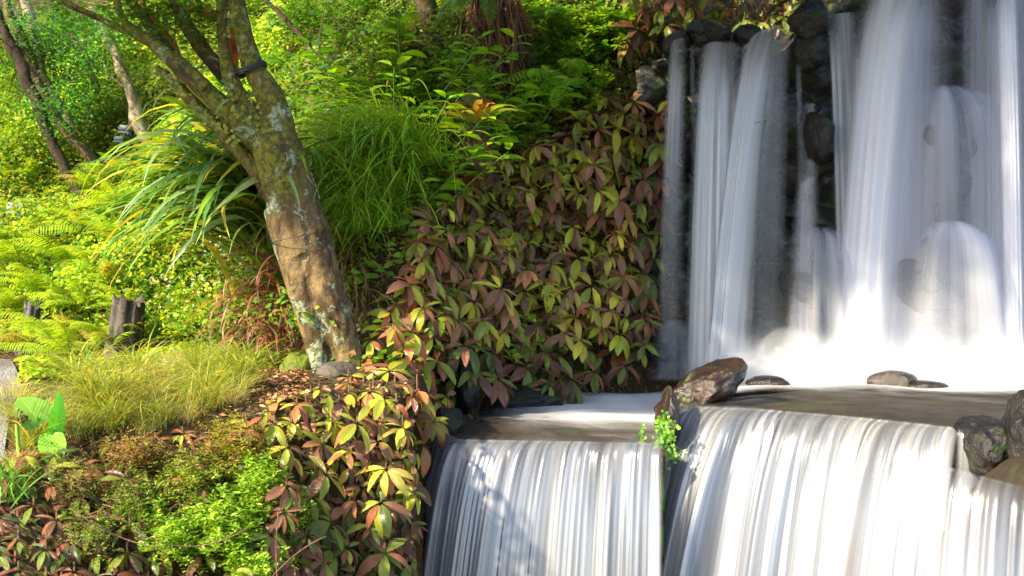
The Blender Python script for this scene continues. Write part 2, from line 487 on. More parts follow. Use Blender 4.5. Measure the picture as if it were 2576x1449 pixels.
# rock face behind the upper falls
def face_y(x, z):
    base = 10.28 + .10 * math.sin(x * 2.1) + .12 * (z - .5)
    d, _ = mn.voronoi(Vector((x * 1.9, z * 2.3, 4.2)), distance_metric='DISTANCE')
    e = max(0., min(1., (d[1] - d[0]) * 2.2))
    bl = (1 - (1 - e) ** 2) * .26
    n = mn.fractal(Vector((x * 3, z * 3, 1.1)), .9, 2., 4) * .10 + mn.fractal(Vector((x * 12, z * 12, 5)), .8, 2., 3) * .02
    y = base - bl - n
    for (bx, bz, br, ba) in BUMPS:
        q = ((x - bx) / br) ** 2 + ((z - bz) / (br * (1.25 if z < bz else .75))) ** 2
        if q < 1: y -= ba * math.sqrt(1 - q)
    return y
BUMPS = [(P(2360, 330, 9.8)[0], P(0, 370, 9.8)[2], .42, .55), (P(2390, 730, 9.6)[0], P(0, 690, 9.6)[2], .50, .75),
         (P(2070, 340, 9.9)[0], P(0, 350, 9.9)[2], .20, .35), (P(2030, 720, 9.8)[0], P(0, 680, 9.8)[2], .26, .45),
         (P(1980, 930, 9.6)[0], P(0, 930, 9.6)[2], .30, .45), (P(1690, 880, 9.8)[0], P(0, 850, 9.8)[2], .22, .35)]
b = MB()
def top_z(x):
    return float(np.interp(x, [.6, 1.12, 1.3, 1.9, 2.08, 2.2, 2.5, 4], [1.62, 1.66, 1.66, 1.70, 1.74, 1.86, 2.2, 2.4]))
xs = np.linspace(.9, 6.0, 290); nz = 190
G = np.zeros((len(xs), nz + 14, 3))
for i, x in enumerate(xs):
    tz = top_z(x)
    for j in range(nz):
        z = -1.1 + (tz + 1.1) * j / (nz - 1)
        G[i, j] = (x, face_y(x, z), z)
    y0 = G[i, nz - 1, 1]
    for j in range(14):
        G[i, nz + j] = (x, y0 + .12 * (j + 1), tz + .03 * math.sin((j + 1) / 3) + .03 * mn.noise(Vector((x * 4, j * .6, 0))) + (-.05 if j > 1 else 0))
b.grid(G)
face = tag(b.build('rock_face', M_FACE), 'dark wet rock face behind the tall waterfalls', 'rock face')

# ledges (weirs)
def sweep(lip, back, prof, nu=120):
    """lip/back: control points; prof: (k,z) k = 0 at the lip, 1 at the back; negative overhangs"""
    lip = np.array(lip); back = np.array(back)
    t = np.linspace(0, 1, len(lip)); tt = np.linspace(0, 1, nu)
    L = np.stack([np.interp(tt, t, lip[:, k]) for k in range(3)], 1)
    t2 = np.linspace(0, 1, len(back))
    B = np.stack([np.interp(tt, t2, back[:, k]) for k in range(3)], 1)
    for A in (L, B):
        for _ in range(6): A[1:-1] = (A[:-2] + A[2:] + 2 * A[1:-1]) / 4
    G = np.zeros((nu, len(prof), 3))
    for j, (k, dz) in enumerate(prof):
        if k >= 0:
            e = k ** .8
            G[:, j] = L * (1 - k) + B * k
        else:
            d = B - L; d[:, 2] = 0; d /= np.linalg.norm(d, axis=1)[:, None]
            G[:, j] = L + d * (-k)
        G[:, j, 2] += dz
    return G, L, B
def rough(G, amp, f, seed):
    Gs = G.copy()
    for i in range(G.shape[0]):
        for j in range(G.shape[1]):
            p = Vector(G[i, j]) * f + Vector((seed, 0, 0))
            Gs[i, j] += np.array(mn.noise_vector(p)) * amp + np.array(mn.noise_vector(p * 4)) * amp * .3
    return Gs
PROF = [(1., -.10), (1., -.005), (.8, 0), (.6, .0), (.4, 0), (.2, 0), (.1, 0), (.04, -.003), (0., -.012), (-.004, -.03), (-.02, -.05), (-.045, -.08)] + [(-.05 - .006 * k, -.08 - .07 * k) for k in range(1, 22)]
RL = [P(1690, 1030, 7.32), P(1712, 1019, 7.34), P(1900, 1026, 7.12), P(2100, 1042, 6.78), P(2300, 1062, 6.4), P(2420, 1076, 6.14), P(3000, 1092, 5.8)]
RB = [P(1800, 992, 8.0), P(1900, 973, 8.3), P(2100, 966, 8.4), P(2350, 966, 8.4), P(3100, 968, 8.2)]
LL = [P(1108, 1068, 7.45), P(1112, 1086, 7.25), P(1150, 1103, 7.05), P(1300, 1106, 7.0), P(1450, 1108, 6.98), P(1600, 1112, 6.93), P(1670, 1114, 6.9)]
LB = [P(1150, 1052, 7.75), P(1220, 1046, 8.0), P(1350, 1042, 8.1), P(1500, 1040, 8.15), P(1670, 1046, 8.1)]
for nm, l, k, lab, sd in (('stone_ledge', RL, RB, 'broad brown stone ledge under the right lower curtain of water', 1.), ('stone_ledge', LL, LB, 'shorter brown stone ledge under the left lower curtain of water', 7.)):
    G, _, _ = sweep(l, k, PROF, 140)
    G = rough(G, .012, 3.5, sd)
    G[:, :, 2] -= .034
    b = MB(); b.grid(G); tag(b.build(nm, M_SLAB), lab, 'rock ledge')

# boulders
rock_px('boulder', 1762, 985, 7.7, 262, 112, .5, 16, M_BROWN, 'large wet brown boulder on the ledge between the two lower falls', tilt=.52, cuts=5, amp=.15)
rock_px('boulder', 1680, 1060, 7.2, 60, 170, .3, 9, M_BROWN, 'narrow wet brown rock dropping between the two lower curtains', cuts=3, amp=.14)
rock_px('stone', 2245, 962, 8.42, 128, 62, .28, 4, M_BROWN, 'round wet brown stone rising from the white foam', cuts=1, amp=.08)
rock_px('stone', 2325, 972, 8.35, 120, 34, .25, 5, M_BROWN, 'flat stone just awash right of the round foam stone', cuts=1, amp=.08)
rock_px('stone', 1935, 962, 8.5, 120, 36, .25, 6, M_BROWN, 'flat stone just awash beside the large brown boulder', cuts=1, amp=.08)
rock_px('boulder', 2478, 1130, 6.12, 150, 200, .4, 12, M_WET, 'glistening dark rock at the right end of the ledge', cuts=5, amp=.16)
rock_px('boulder', 2590, 1120, 5.95, 120, 300, .5, 13, M_WET, 'black wet rock at the right edge of the picture', cuts=5, amp=.16)
rock_px('boulder', 2690, 1500, 5.85, 720, 740, .8, 14, M_SLAB, 'rounded dark boulder under the short fall in the lower right corner', cuts=1, amp=.05)
rock_px('boulder', 2032, 45, 9.75, 100, 100, .36, 21, M_WET, 'glossy black boulder on top between the upper falls', cuts=5, amp=.16)
rock_px('boulder', 2035, 125, 9.85, 85, 120, .36, 22, M_WET, 'dark rock wedged below the glossy black boulder', cuts=4, amp=.14)
rock_px('boulder', 1785, 82, 9.95, 110, 82, .35, 23, M_WET, 'dark rounded stone at the lip left of the middle upper fall', cuts=5, amp=.2)
rock_px('stone', 1882, 92, 9.95, 75, 60, .3, 24, M_WET, 'small brown stone splitting the middle upper fall', cuts=1, amp=.1)
rock_px('boulder', 1706, 118, 10.1, 74, 90, .4, 25, M_WET, 'dark wet rock behind the thin leftmost trickle', cuts=3, amp=.14)
rock_px('boulder', 2056, 345, 9.75, 78, 150, .5, 27, M_WET, 'tall black wet rock in the gap of the upper falls', cuts=1, amp=.10)
rock_px('stone', 1170, 968, 8.3, 75, 150, .4, 31, M_WET, 'dark glossy stone upright at the left end of the pool', cuts=4, amp=.15)
rock_px('boulder', 1275, 1012, 8.75, 270, 95, .45, 32, M_WET, 'long low black rock along the back of the left pool', cuts=4, amp=.18)
rock_px('boulder', 945, 1068, 6.95, 190, 95, .4, 33, rock_mat('damp_bank_rock', (.05, .035, .02), (.1, .07, .045), (.06, .08, .012), .5, (.2, .5), 5., .7, .6, 21.), 'rounded damp brown rock on the bank left of the lower ledge', cuts=3, amp=.12)
rock_px('stone', 850, 940, 7.5, 105, 66, .3, 34, M_GREY, 'smooth grey stone at the foot of the mossy tree', cuts=2, amp=.07)
rock_px('stone', 752, 935, 7.75, 92, 105, .28, 35, M_MOSSY, 'mossy yellow green stone left of the tree foot', cuts=2, amp=.1)
rock_px('stone', 575, 1015, 7.0, 150, 85, .3, 36, M_MOSSY, 'low pale stone at the edge of the wood chips', cuts=3, amp=.12, tilt=.25)
rock_px('stone', 640, 1025, 6.9, 80, 50, .2, 37, M_GREY, 'small brown stone beside the low pale stone', cuts=3, amp=.12)
rock_px('stone', 1128, 1060, 7.5, 70, 90, .3, 38, M_WET, 'black wet stone at the left end of the lower ledge', cuts=4, amp=.15)

# ------------------------------------------------------------------ water
M_FALL = water_mat('falling_water', 34., 9., .42, tint=.3, soft=.27, gloss=.15, white=(.80, .81, .82), grey=(.42, .45, .52))
M_VEIL = water_mat('soft_water_veil', 30., 7., .5, vs=.2, soft=.3, gloss=.05, white=(.76, .77, .84), grey=(.5, .52, .62))
M_CURT = water_mat('curtain_water', 52., 15., .34, white=(.52, .52, .53), grey=(.12, .15, .21), gloss=.28, vs=.14, soft=.17, tint=.6)
M_POOL = water_mat('foaming_water', 9., 2.5, .3, white=(.84, .84, .86), grey=(.13, .10, .07), vs=5., gloss=.12)
GR = 9.8
def sheet(mb, lip, vel, zend, nu=160, nt=60, dens=lambda s, t: np.ones_like(s), jit=.12, ridge=.012, rf=9., seed=0, u0=0., white=None, off=0., pre=.14, fing=.75, ff=4.5):
    lip = np.array(lip, float); vel = np.array(vel, float)
    L0 = np.concatenate([[0], np.cumsum(np.linalg.norm(np.diff(lip, axis=0), axis=1))]); Ln = L0[-1]
    s_ = np.linspace(0, 1, nu)
    Pt = np.stack([np.interp(s_ * Ln, L0, lip[:, k]) for k in range(3)], 1)
    for _ in range(int(nu / 25)): Pt[1:-1] = (Pt[:-2] + Pt[2:] + 2 * Pt[1:-1]) / 4
    V = np.stack([np.interp(s_ * Ln, L0, vel[:, k]) for k in range(3)], 1)
    sm = s_ * Ln
    j = 1 + jit * sn(sm, 0, rf, seed, 8) + jit * .5 * sn(sm, 0, rf * 4, seed + 1, 8)
    V = V * j[:, None]
    V[:, 0] += .5 * jit * np.linalg.norm(V, axis=1) * sn(sm, 0, rf * .6, seed + 2)
    T = np.sqrt(2 * (Pt[:, 2] - zend) / GR)
    tt = np.linspace(0, 1, nt) ** .85
    t = tt[None] * T[:, None]
    X = Pt[:, None] + V[:, None] * t[..., None]
    X[..., 2] -= .5 * GR * t ** 2
    if pre > 0:
        vn = V / (np.linalg.norm(V, axis=1)[:, None] + 1e-6)
        kk = np.linspace(1, 0, 9)[:-1]
        Q = Pt[:, None] - vn[:, None] * (pre * kk)[None, :, None]
        Q[..., 2] += .012 * kk[None] ** .5
        X = np.concatenate([Q, X], 1); tt = np.concatenate([-kk * .02, tt])
    fall = Pt[:, None, 2] - X[..., 2]
    n2 = V[:, :2] / (np.linalg.norm(V[:, :2], axis=1)[:, None] + 1e-6)
    rg = ridge * (sn(sm, 0, rf * 7, seed + 3, 8) + .6 * sn(sm, 0, rf * 16, seed + 4, 8))
    sc = np.clip(.35 + fall * 2, 0, 1)
    X[..., 0] += n2[:, None, 0] * rg[:, None] * sc; X[..., 1] += n2[:, None, 1] * (rg[:, None] * sc + off * 0)
    X[..., 1] += off
    S_, T_ = np.broadcast_arrays(s_[:, None], tt[None])
    fg = .5 + .5 * np.clip(1.6 * sn(sm, 0, rf * ff, seed + 7, 8), -1, 1)
    ramp = sst(fall, -.0, .45)
    D = dens(S_, np.maximum(T_, 0)) * (1 - fing * (1 - fg[:, None]) * (1 - ramp)) * sst(T_, -.02, .0)
    D = np.clip(D, 0, 1)
    W = np.zeros_like(D) if white is None else np.clip(white(S_, T_), 0, 1)
    C = np.stack([D, W, D * 0], -1)
    UV = np.stack([np.broadcast_to(sm[:, None] + u0, D.shape), fall + .2 * seed], -1)
    mb.grid(X, C, UV)
def edge(s, a, b_): return sst(s, 0, a) * (1 - sst(s, 1 - b_, 1))

def fall_thing(name, mats_sheets, label):
    b = MB()
    for kw in mats_sheets[1]: sheet(b, **kw)
    o = b.build(name, mats_sheets[0], loc=mats_sheets[1][0]['lip'][0])
    return tag(o, label, 'waterfall')
ZR, ZL = -.585, -.735
ZF = -.62
# lower right curtain
def lipshift(l, dx=0, dy=0, dz=0): return [np.array(p) + (dx, dy, dz) for p in l]
rl = RL[1:6]
vR = [(-.66, -.50, 0), (-.64, -.55, 0), (-.60, -.55, 0), (-.52, -.52, 0), (-.42, -.48, 0)]
def fringe(lo=.62):
    return lambda s, t: edge(s, .015, .02) * (lo + .45 * sst(t, .02, .5)) * (1 + .24 * sn(s * 10, t * .5, 3., 4) - .02)
fall_thing('waterfall', (M_CURT, [
    dict(lip=lipshift(rl, 0, -.015, -.012), vel=vR, zend=-2.2, nu=420, nt=50, dens=fringe(.66), jit=.22, ridge=.005, fing=.62, ff=13, pre=.02, seed=11),
    dict(lip=lipshift(rl, 0, .0, -.014), vel=[tuple(k * .8 for k in v) for v in vR], zend=-2.2, nu=360, nt=50, dens=fringe(.55), jit=.2, ridge=.004, fing=.62, ff=13, pre=.02, seed=17, u0=4.),
]), 'wide lower curtain of white water, the right and largest of the low falls')
ll = LL[1:7]
vL = [(-.42, -.12, 0), (-.42, -.36, 0), (-.34, -.42, 0), (-.24, -.42, 0), (-.12, -.42, 0), (-.05, -.4, 0)]
fall_thing('waterfall', (M_CURT, [
    dict(lip=lipshift(ll, 0, -.012, -.012), vel=vL, zend=-2.2, nu=360, nt=50, dens=fringe(.66), jit=.15, ridge=.004, fing=.62, ff=13, pre=.02, seed=23, u0=9.),
    dict(lip=lipshift(ll, 0, .0, -.014), vel=[tuple(k * .8 for k in v) for v in vL], zend=-2.2, nu=300, nt=50, dens=fringe(.55), jit=.2, ridge=.004, fing=.62, ff=13, pre=.02, seed=29, u0=13.),
]), 'lower curtain of white water left of the brown boulder')
cl = [P(2235, 1150, 5.74), P(2310, 1158, 5.64), P(2400, 1186, 5.5), P(2500, 1212, 5.4), P(2640, 1248, 5.3)]
vC = [(-.28, -.2, 0), (-.34, -.32, 0), (-.34, -.38, 0), (-.30, -.42, 0), (-.28, -.42, 0)]
fall_thing('waterfall', (M_CURT, [
    dict(lip=cl, vel=vC, zend=-2.2, nu=220, nt=50, dens=lambda s, t: edge(s, .35, .01) * (.5 + .4 * sst(t, .0, .4)) , jit=.16, ridge=.008, fing=.62, ff=13, pre=.02, seed=31, u0=19.),
]), 'short curtain of water in the lower right corner')
fall_thing('waterfall', (M_FALL, [
    dict(lip=[P(2405, 1080, 6.12), P(2440, 1084, 6.08), P(2475, 1086, 6.04)], vel=[(-.1, -.2, 0)] * 3, zend=-1.1, nu=60, nt=30, dens=lambda s, t: edge(s, .2, .3) * .5 * (1 - .5 * t), jit=.3, ridge=.01, seed=37, u0=23.),
]), 'thin trickle down the glistening dark rock right of the lower curtain')

# upper falls
def taper(a=.15, b_=.15, lo=.7, hi=1.): return lambda s, t: edge(s, a, b_) * (lo + (hi - lo) * sst(t, 0, .6))
fall_thing('waterfall', (M_FALL, [
    dict(lip=[P(1690, 102, 9.85), P(1712, 96, 9.85), P(1732, 100, 9.85)], vel=[(-.22, -.2, 0), (-.16, -.2, 0), (-.05, -.2, 0)], zend=ZF, nu=60, nt=50, dens=lambda s, t: edge(s, .3, .4) * (.62 - .42 * sst(t, .3, .9)), jit=.1, ridge=.006, seed=41),
    dict(lip=[P(1734, 112, 9.85), P(1744, 112, 9.85)], vel=[(.0, -.2, 0), (.06, -.2, 0)], zend=ZF, nu=24, nt=40, dens=lambda s, t: edge(s, .3, .4) * (.45 - .45 * sst(t, .1, .6)), jit=.1, ridge=.004, seed=42),
]), 'faint thin trickle, the leftmost of the upper falls')
fall_thing('waterfall', (M_FALL, [
    dict(lip=[P(1764, 114, 9.85), P(1796, 104, 9.85), P(1834, 106, 9.85), P(1866, 110, 9.85)], vel=[(-.22, -.3, 0), (-.16, -.32, 0), (-.08, -.32, 0), (.04, -.3, 0)], zend=ZF, nu=120, nt=60, dens=lambda s, t: edge(s, .28, .4) * (.74 + .25 * sst(t, 0, .5)), jit=.12, ridge=.008, seed=43),
    dict(lip=[P(1866, 112, 9.85), P(1890, 108, 9.85)], vel=[(-.1, -.3, 0), (-.1, -.3, 0)], zend=ZF, nu=50, nt=50, dens=lambda s, t: edge(s, .3, .3) * .6, jit=.12, ridge=.008, seed=44),
    dict(lip=[P(1892, 92, 9.8), P(1925, 74, 9.8), P(1960, 62, 9.8), P(1998, 62, 9.8)], vel=[(-.62, -.4, 0), (-.60, -.42, 0), (-.54, -.42, 0), (-.46, -.4, 0)], zend=ZF, nu=150, nt=60, dens=lambda s, t: edge(s, .28, .38) * (.8 + .2 * sst(t, 0, .5)), jit=.10, ridge=.008, seed=45, u0=3.),
    dict(lip=[P(1950, 80, 9.83), P(1996, 74, 9.83)], vel=[(-.30, -.34, 0), (-.12, -.3, 0)], zend=ZF, nu=90, nt=60, dens=lambda s, t: edge(s, .2, .5) * .45 * (1 - .4 * t), jit=.15, ridge=.008, seed=46, u0=5.),
    dict(lip=[P(1998, 95, 9.85), P(2012, 100, 9.85)], vel=[(.0, -.25, 0), (.02, -.25, 0)], zend=ZF, nu=40, nt=50, dens=lambda s, t: edge(s, .3, .3) * .34 * (1 - sst(t, .3, .9)), jit=.2, ridge=.004, seed=47, u0=6.),
]), 'narrow twin-stranded upper fall left of the black boulder')
# big right falls from above the frame
TOPY = 9.6
fall_thing('waterfall', (M_FALL, [
    dict(lip=[P(2072, 46, 9.8), P(2110, 34, 9.8), P(2150, 30, 9.8), P(2190, 22, 9.8)], vel=[(.06, -.3, 0), (.04, -.3, 0), (-.0, -.3, 0), (-.02, -.3, 0)], zend=.2, nu=150, nt=50, dens=lambda s, t: edge(s, .08, .1) * (.62 - .15 * t), jit=.12, ridge=.008, seed=51),
]), 'streaky strands just right of the black boulder on top')
fall_thing('waterfall', (M_VEIL, [
    dict(lip=[P(2190, -60, 9.75), P(2260, -60, 9.65), P(2325, -60, 9.6), P(2395, -60, 9.6)], vel=[(-.56, -.55, 0), (-.60, -.6, 0), (-.60, -.6, 0), (-.50, -.55, 0)], zend=ZF, nu=160, nt=70, dens=lambda s, t: edge(s, .3, .45) * (.95 + .05 * t), jit=.07, ridge=.02, rf=4., seed=53, white=lambda s, t: .5 * edge(s, .45, .5)),
    dict(lip=[P(2170, 10, 9.8), P(2300, -60, 9.75), P(2420, -60, 9.7)], vel=[(-.12, -.4, 0), (-.25, -.4, 0), (-.1, -.4, 0)], zend=ZF, nu=160, nt=60, dens=lambda s, t: edge(s, .3, .4) * (.5 + .25 * t), jit=.12, ridge=.02, rf=4., seed=54, u0=3.),
]), 'broad soft white fall arching down from above, the largest of the upper falls')
fall_thing('waterfall', (M_VEIL, [
    dict(lip=[P(2495, -60, 9.4), P(2530, -60, 9.35), P(2555, -60, 9.35)], vel=[(.0, -.3, 0)] * 3, zend=ZF, nu=60, nt=50, dens=lambda s, t: edge(s, .3, .3) * .95, jit=.05, ridge=.01, seed=55, white=lambda s, t: .7 + 0 * s),
    dict(lip=[P(2400, -60, 9.75), P(2600, -60, 9.7), P(3100, -60, 9.6)], vel=[(-.05, -.2, 0), (0, -.2, 0), (.0, -.2, 0)], zend=ZF, nu=260, nt=50, dens=lambda s, t: edge(s, .1, .1) * (.52 + .15 * t), jit=.3, ridge=.03, rf=5., seed=56),
]), 'straight bright column of water near the right edge of the picture')
def dome(mb, u, v, Y, rpx, dens, seed, zend=ZF, vo=.42, flat=.75, a0=-158, a1=-22, white=.12):
    """water spreading over a rounded rock and falling round it"""
    c = P(u, v, Y); r = rpx * Y / F
    na, nk, nt = 110, 14, 60
    a = np.radians(np.linspace(a0, a1, na))
    dr = np.stack([np.cos(a), np.sin(a) * flat, 0 * a], 1)
    w = 1 + .10 * sn(a, 0, 6, seed)
    k = np.linspace(.0, 1, nk)
    zz = -r * .38 * k ** 2.2
    cap = c + (dr * w[:, None])[:, None] * (k * r)[None, :, None]
    cap[..., 2] += zz[None]
    # slope at the lip gives the start velocity
    v0 = vo * (1 + .25 * sn(a, 0, 8, seed + 1)); vz = -v0 * .9
    lip = cap[:, -1]
    T = (vz + np.sqrt(vz ** 2 + 2 * GR * (lip[:, 2] - zend))) / GR
    tt = np.linspace(0, 1, nt + 1)[1:] ** .9
    t = tt[None] * T[:, None]
    f = lip[:, None] + (dr * v0[:, None])[:, None] * t[..., None]
    f[..., 2] += vz[:, None] * t - .5 * GR * t ** 2
    X = np.concatenate([cap, f], 1)
    rg = .012 * sn(a, 0, 14, seed + 2)
    X[..., 1] -= rg[:, None] * np.linspace(0, 1, X.shape[1])[None]
    ss = np.linspace(0, 1, na)[:, None] * np.ones(X.shape[1])[None]
    kk = np.concatenate([k, 1 + tt])[None] * np.ones(na)[:, None]
    D = edge(ss, .42, .42) * dens(ss, kk) * (.82 + .3 * sn(ss * 12, kk * .7, 1.6, seed + 5)) * sst(kk, -.1, .5)
    W = white * edge(ss, .4, .4) * sst(kk, .1, .6)
    UV = np.stack([ss * r * 3.5, kk * 1.2 + seed], -1)
    mb.grid(X, np.stack([np.clip(D, 0, 1), W, D * 0], -1), UV)
b = MB()
dome(b, 2370, 215, 9.75, 165, lambda s, k: .22 + .36 * sst(k, .0, .8) - .2 * sst(k, 1.1, 1.8), 61, vo=.55)
tag(b.build('waterfall', M_VEIL, loc=P(2370, 215, 9.75)), 'veil of water spreading over the upper rounded rock on the right', 'waterfall')
b = MB()
dome(b, 2390, 553, 9.35, 130, lambda s, k: .22 + .52 * sst(k, .0, .8) - .2 * sst(k, 1.2, 2.), 63, vo=.5)
tag(b.build('waterfall', M_VEIL, loc=P(2390, 553, 9.4)), 'domed white veil over the lower rounded rock on the right', 'waterfall')
b = MB()
dome(b, 2060, 570, 9.5, 85, lambda s, k: .25 + .35 * sst(k, .3, .9) - .2 * sst(k, 1.2, 2.), 65, vo=.45)
dome(b, 1985, 820, 9.35, 95, lambda s, k: .2 + .2 * sst(k, .3, .9), 66, vo=.4)
sheet(b, [P(2020, 262, 9.75), P(2060, 260, 9.7)], [(-.10, -.05, 0), (.03, -.12, 0)], P(0, 640, 9.7)[2], 50, 30, lambda s, t: edge(s, .45, .5) * .34 * (1 - .4 * t), seed=67)
sheet(b, [P(2000, 470, 9.6), P(2050, 440, 9.55)], [(-.16, -.1, 0), (.05, -.15, 0)], ZF, 60, 40, lambda s, t: edge(s, .45, .45) * .36, seed=68)
tag(b.build('waterfall', M_VEIL, loc=P(2060, 570, 9.5)), 'small cascade stepping over rocks in the dark gap between the upper falls', 'waterfall')
b = MB()
dome(b, 1690, 800, 9.7, 60, lambda s, k: .12 + .10 * sst(k, .3, .9), 69, vo=.2, white=0)
tag(b.build('waterfall', M_VEIL, loc=P(1690, 800, 9.7)), 'thin film of water over the dark rock beside the leafy bank', 'waterfall')

# pools: flowing surface from the foot of the falls to each lip
def pool(name, lip, back, far, dens, label, sd, nu=260, rise=.17):
    lip = np.array(lip); back = np.array(back); far = np.array(far)
    tt = np.linspace(0, 1, nu)
    A = [np.stack([np.interp(tt, np.linspace(0, 1, len(q)), q[:, k]) for k in range(3)], 1) for q in (lip, back, far)]
    for q in A:
        for _ in range(6): q[1:-1] = (q[:-2] + q[2:] + 2 * q[1:-1]) / 4
    ks = np.concatenate([np.linspace(0, 1, 24), np.linspace(1, 2, 34)[1:]])
    G = np.zeros((nu, len(ks), 3))
    for j, k in enumerate(ks):
        G[:, j] = A[0] * (1 - k) + A[1] * k if k <= 1 else A[1] * (2 - k) + A[2] * (k - 1)
    X, Y = G[..., 0], G[..., 1]
    kk = np.repeat(ks[None], nu, 0)
    G[..., 2] += .006 * sn(X, Y, 9, sd) + rise * sst(kk, 1.1, 1.8) * sst(tt, .02, .2)[:, None] * (1 + .5 * sn(X, Y, 5, sd + 1)) - .010 * (1 - sst(kk, 0, .06))
    ss = np.repeat(tt[:, None], len(ks), 1)
    D, W = dens(ss, kk, X, Y)
    UV = np.stack([X + Y * .35, Y], -1)
    b = MB(); b.grid(G, np.stack([np.clip(D, 0, 1), np.clip(W, 0, 1), D * 0], -1), UV)
    o = b.build(name, M_POOL)
    return tag(o, label, None, None, 'structure')
zr = -.60
def dR(s, k, X, Y):
    f = sst(k + .10 * sn(X, Y, 3, 5), .58, 1.02)
    f = f * sst(s, .0, .12)
    return .04 + .14 * (1 - sst(s, .05, .4)) + .07 * sn(X * 1.6 + Y * 1.2, Y * .2, 9, 6) * (1 - f) + 1. * f, f * 1.1
FR = [P(1700, 925, 10.3), P(1900, 925, 10.4), P(2200, 925, 10.4), P(3100, 925, 10.2)]
RBw = [P(1760, 985, 8.2), P(1900, 970, 8.4), P(2100, 966, 8.5), P(2350, 966, 8.5), P(3100, 968, 8.3)]
def setz(l, z): return [np.array((p[0], p[1], z)) for p in l]
pool('water', RL[1:6] + [P(3000, 1092, 5.8)], RBw, setz(FR, -.60), dR, 'foaming water of the right pool below the tall falls', 71)
def dL(s, k, X, Y):
    f = sst(k + .12 * sn(X, Y, 3, 8), .25, 1.0) * sst(s + .10 * sn(X, Y, 2, 2), .2, .7)
    return .07 + .08 * sn(X * 1.2, Y * .3, 9, 7) + .25 * sst(s, .3, .9) * (1 - f) + .9 * f, f
FL = [P(1200, 1000, 9.0), P(1300, 985, 9.7), P(1500, 985, 10.2), P(1700, 985, 10.2)]
pool('water', LL[1:], [P(1150, 1052, 7.8), P(1220, 1046, 8.0), P(1350, 1042, 8.1), P(1500, 1040, 8.15), P(1670, 1046, 8.1)], setz(FL, -.738), dL, 'smooth pale water of the left pool behind its ledge', 73, rise=.03)
# upper stream bed water
b = MB()
gx, gy = np.meshgrid(np.linspace(1.1, 4.3, 80), np.linspace(9.78, 12.3, 60), indexing='ij')
zz = np.interp(gx, [1.1, 1.9, 2.08, 2.2, 2.5, 4.3], [1.70, 1.76, 1.82, 1.95, 2.2, 2.35]) + .01 * sn(gx, gy, 8, 9)
zz -= .10 * (1 - sst(gy, 9.7, 10.1))
b.grid(np.stack([gx, gy, zz], -1), np.full(gx.shape + (3,), .3), np.stack([gx, gy], -1))
tag(b.build('water', M_POOL), kind='structure')
b = MB()   # basin water below the frame
gx, gy = np.meshgrid(np.linspace(-.6, 6, 60), np.linspace(2.5, 7.2, 60), indexing='ij')
b.grid(np.stack([gx, gy, -2.02 + .02 * sn(gx, gy, 6, 3)], -1), np.full(gx.shape + (3,), .6), np.stack([gx, gy], -1))
tag(b.build('water', M_POOL), kind='structure')
# mist over the foot of the upper falls
def mist(name, lo, hi, dens, label):
    t = NT(name)
    g = t.n('SeparateXYZ', {0: t.co('Generated')}).outputs
    z = t.mr(g[2], 0., 1., 1., 0.)
    ex = t.math('MULTIPLY', t.mr(g[0], 0., .25), t.mr(g[0], 1., .9))
    ey = t.math('MULTIPLY', t.mr(g[1], 0., .3), t.mr(g[1], 1., .9))
    n = t.mr(t.noise(t.co('Object'), 3., 3), .35, .65, .1, 1.3)
    d = t.math('MULTIPLY', t.math('MULTIPLY', t.math('MULTIPLY', z, z), t.math('MULTIPLY', ex, ey)), t.math('MULTIPLY', n, dens))
    v = t.n('VolumePrincipled', {'Color': (.97, .98, 1, 1), 'Density': d, 'Anisotropy': .1})
    t.t.links.new(v.outputs[0], t.out.inputs['Volume'])
    m = MB(); lo = np.array(lo, float); hi = np.array(hi, float)
    c = (lo + hi) / 2; h = (hi - lo) / 2
    V = [c + h * np.array(k) for k in ((-1, -1, -1), (1, -1, -1), (1, 1, -1), (-1, 1, -1), (-1, -1, 1), (1, -1, 1), (1, 1, 1), (-1, 1, 1))]
    m.add(V, [[0, 3, 2, 1], [4, 5, 6, 7], [0, 1, 5, 4], [1, 2, 6, 5], [2, 3, 7, 6], [3, 0, 4, 7]])
    o = m.build(name, t.m, smooth=False)
    tag(o, kind='stuff')
mist('mist', (1.0, 8.55, -.62), (5.4, 10.25, -.18), 7., '')
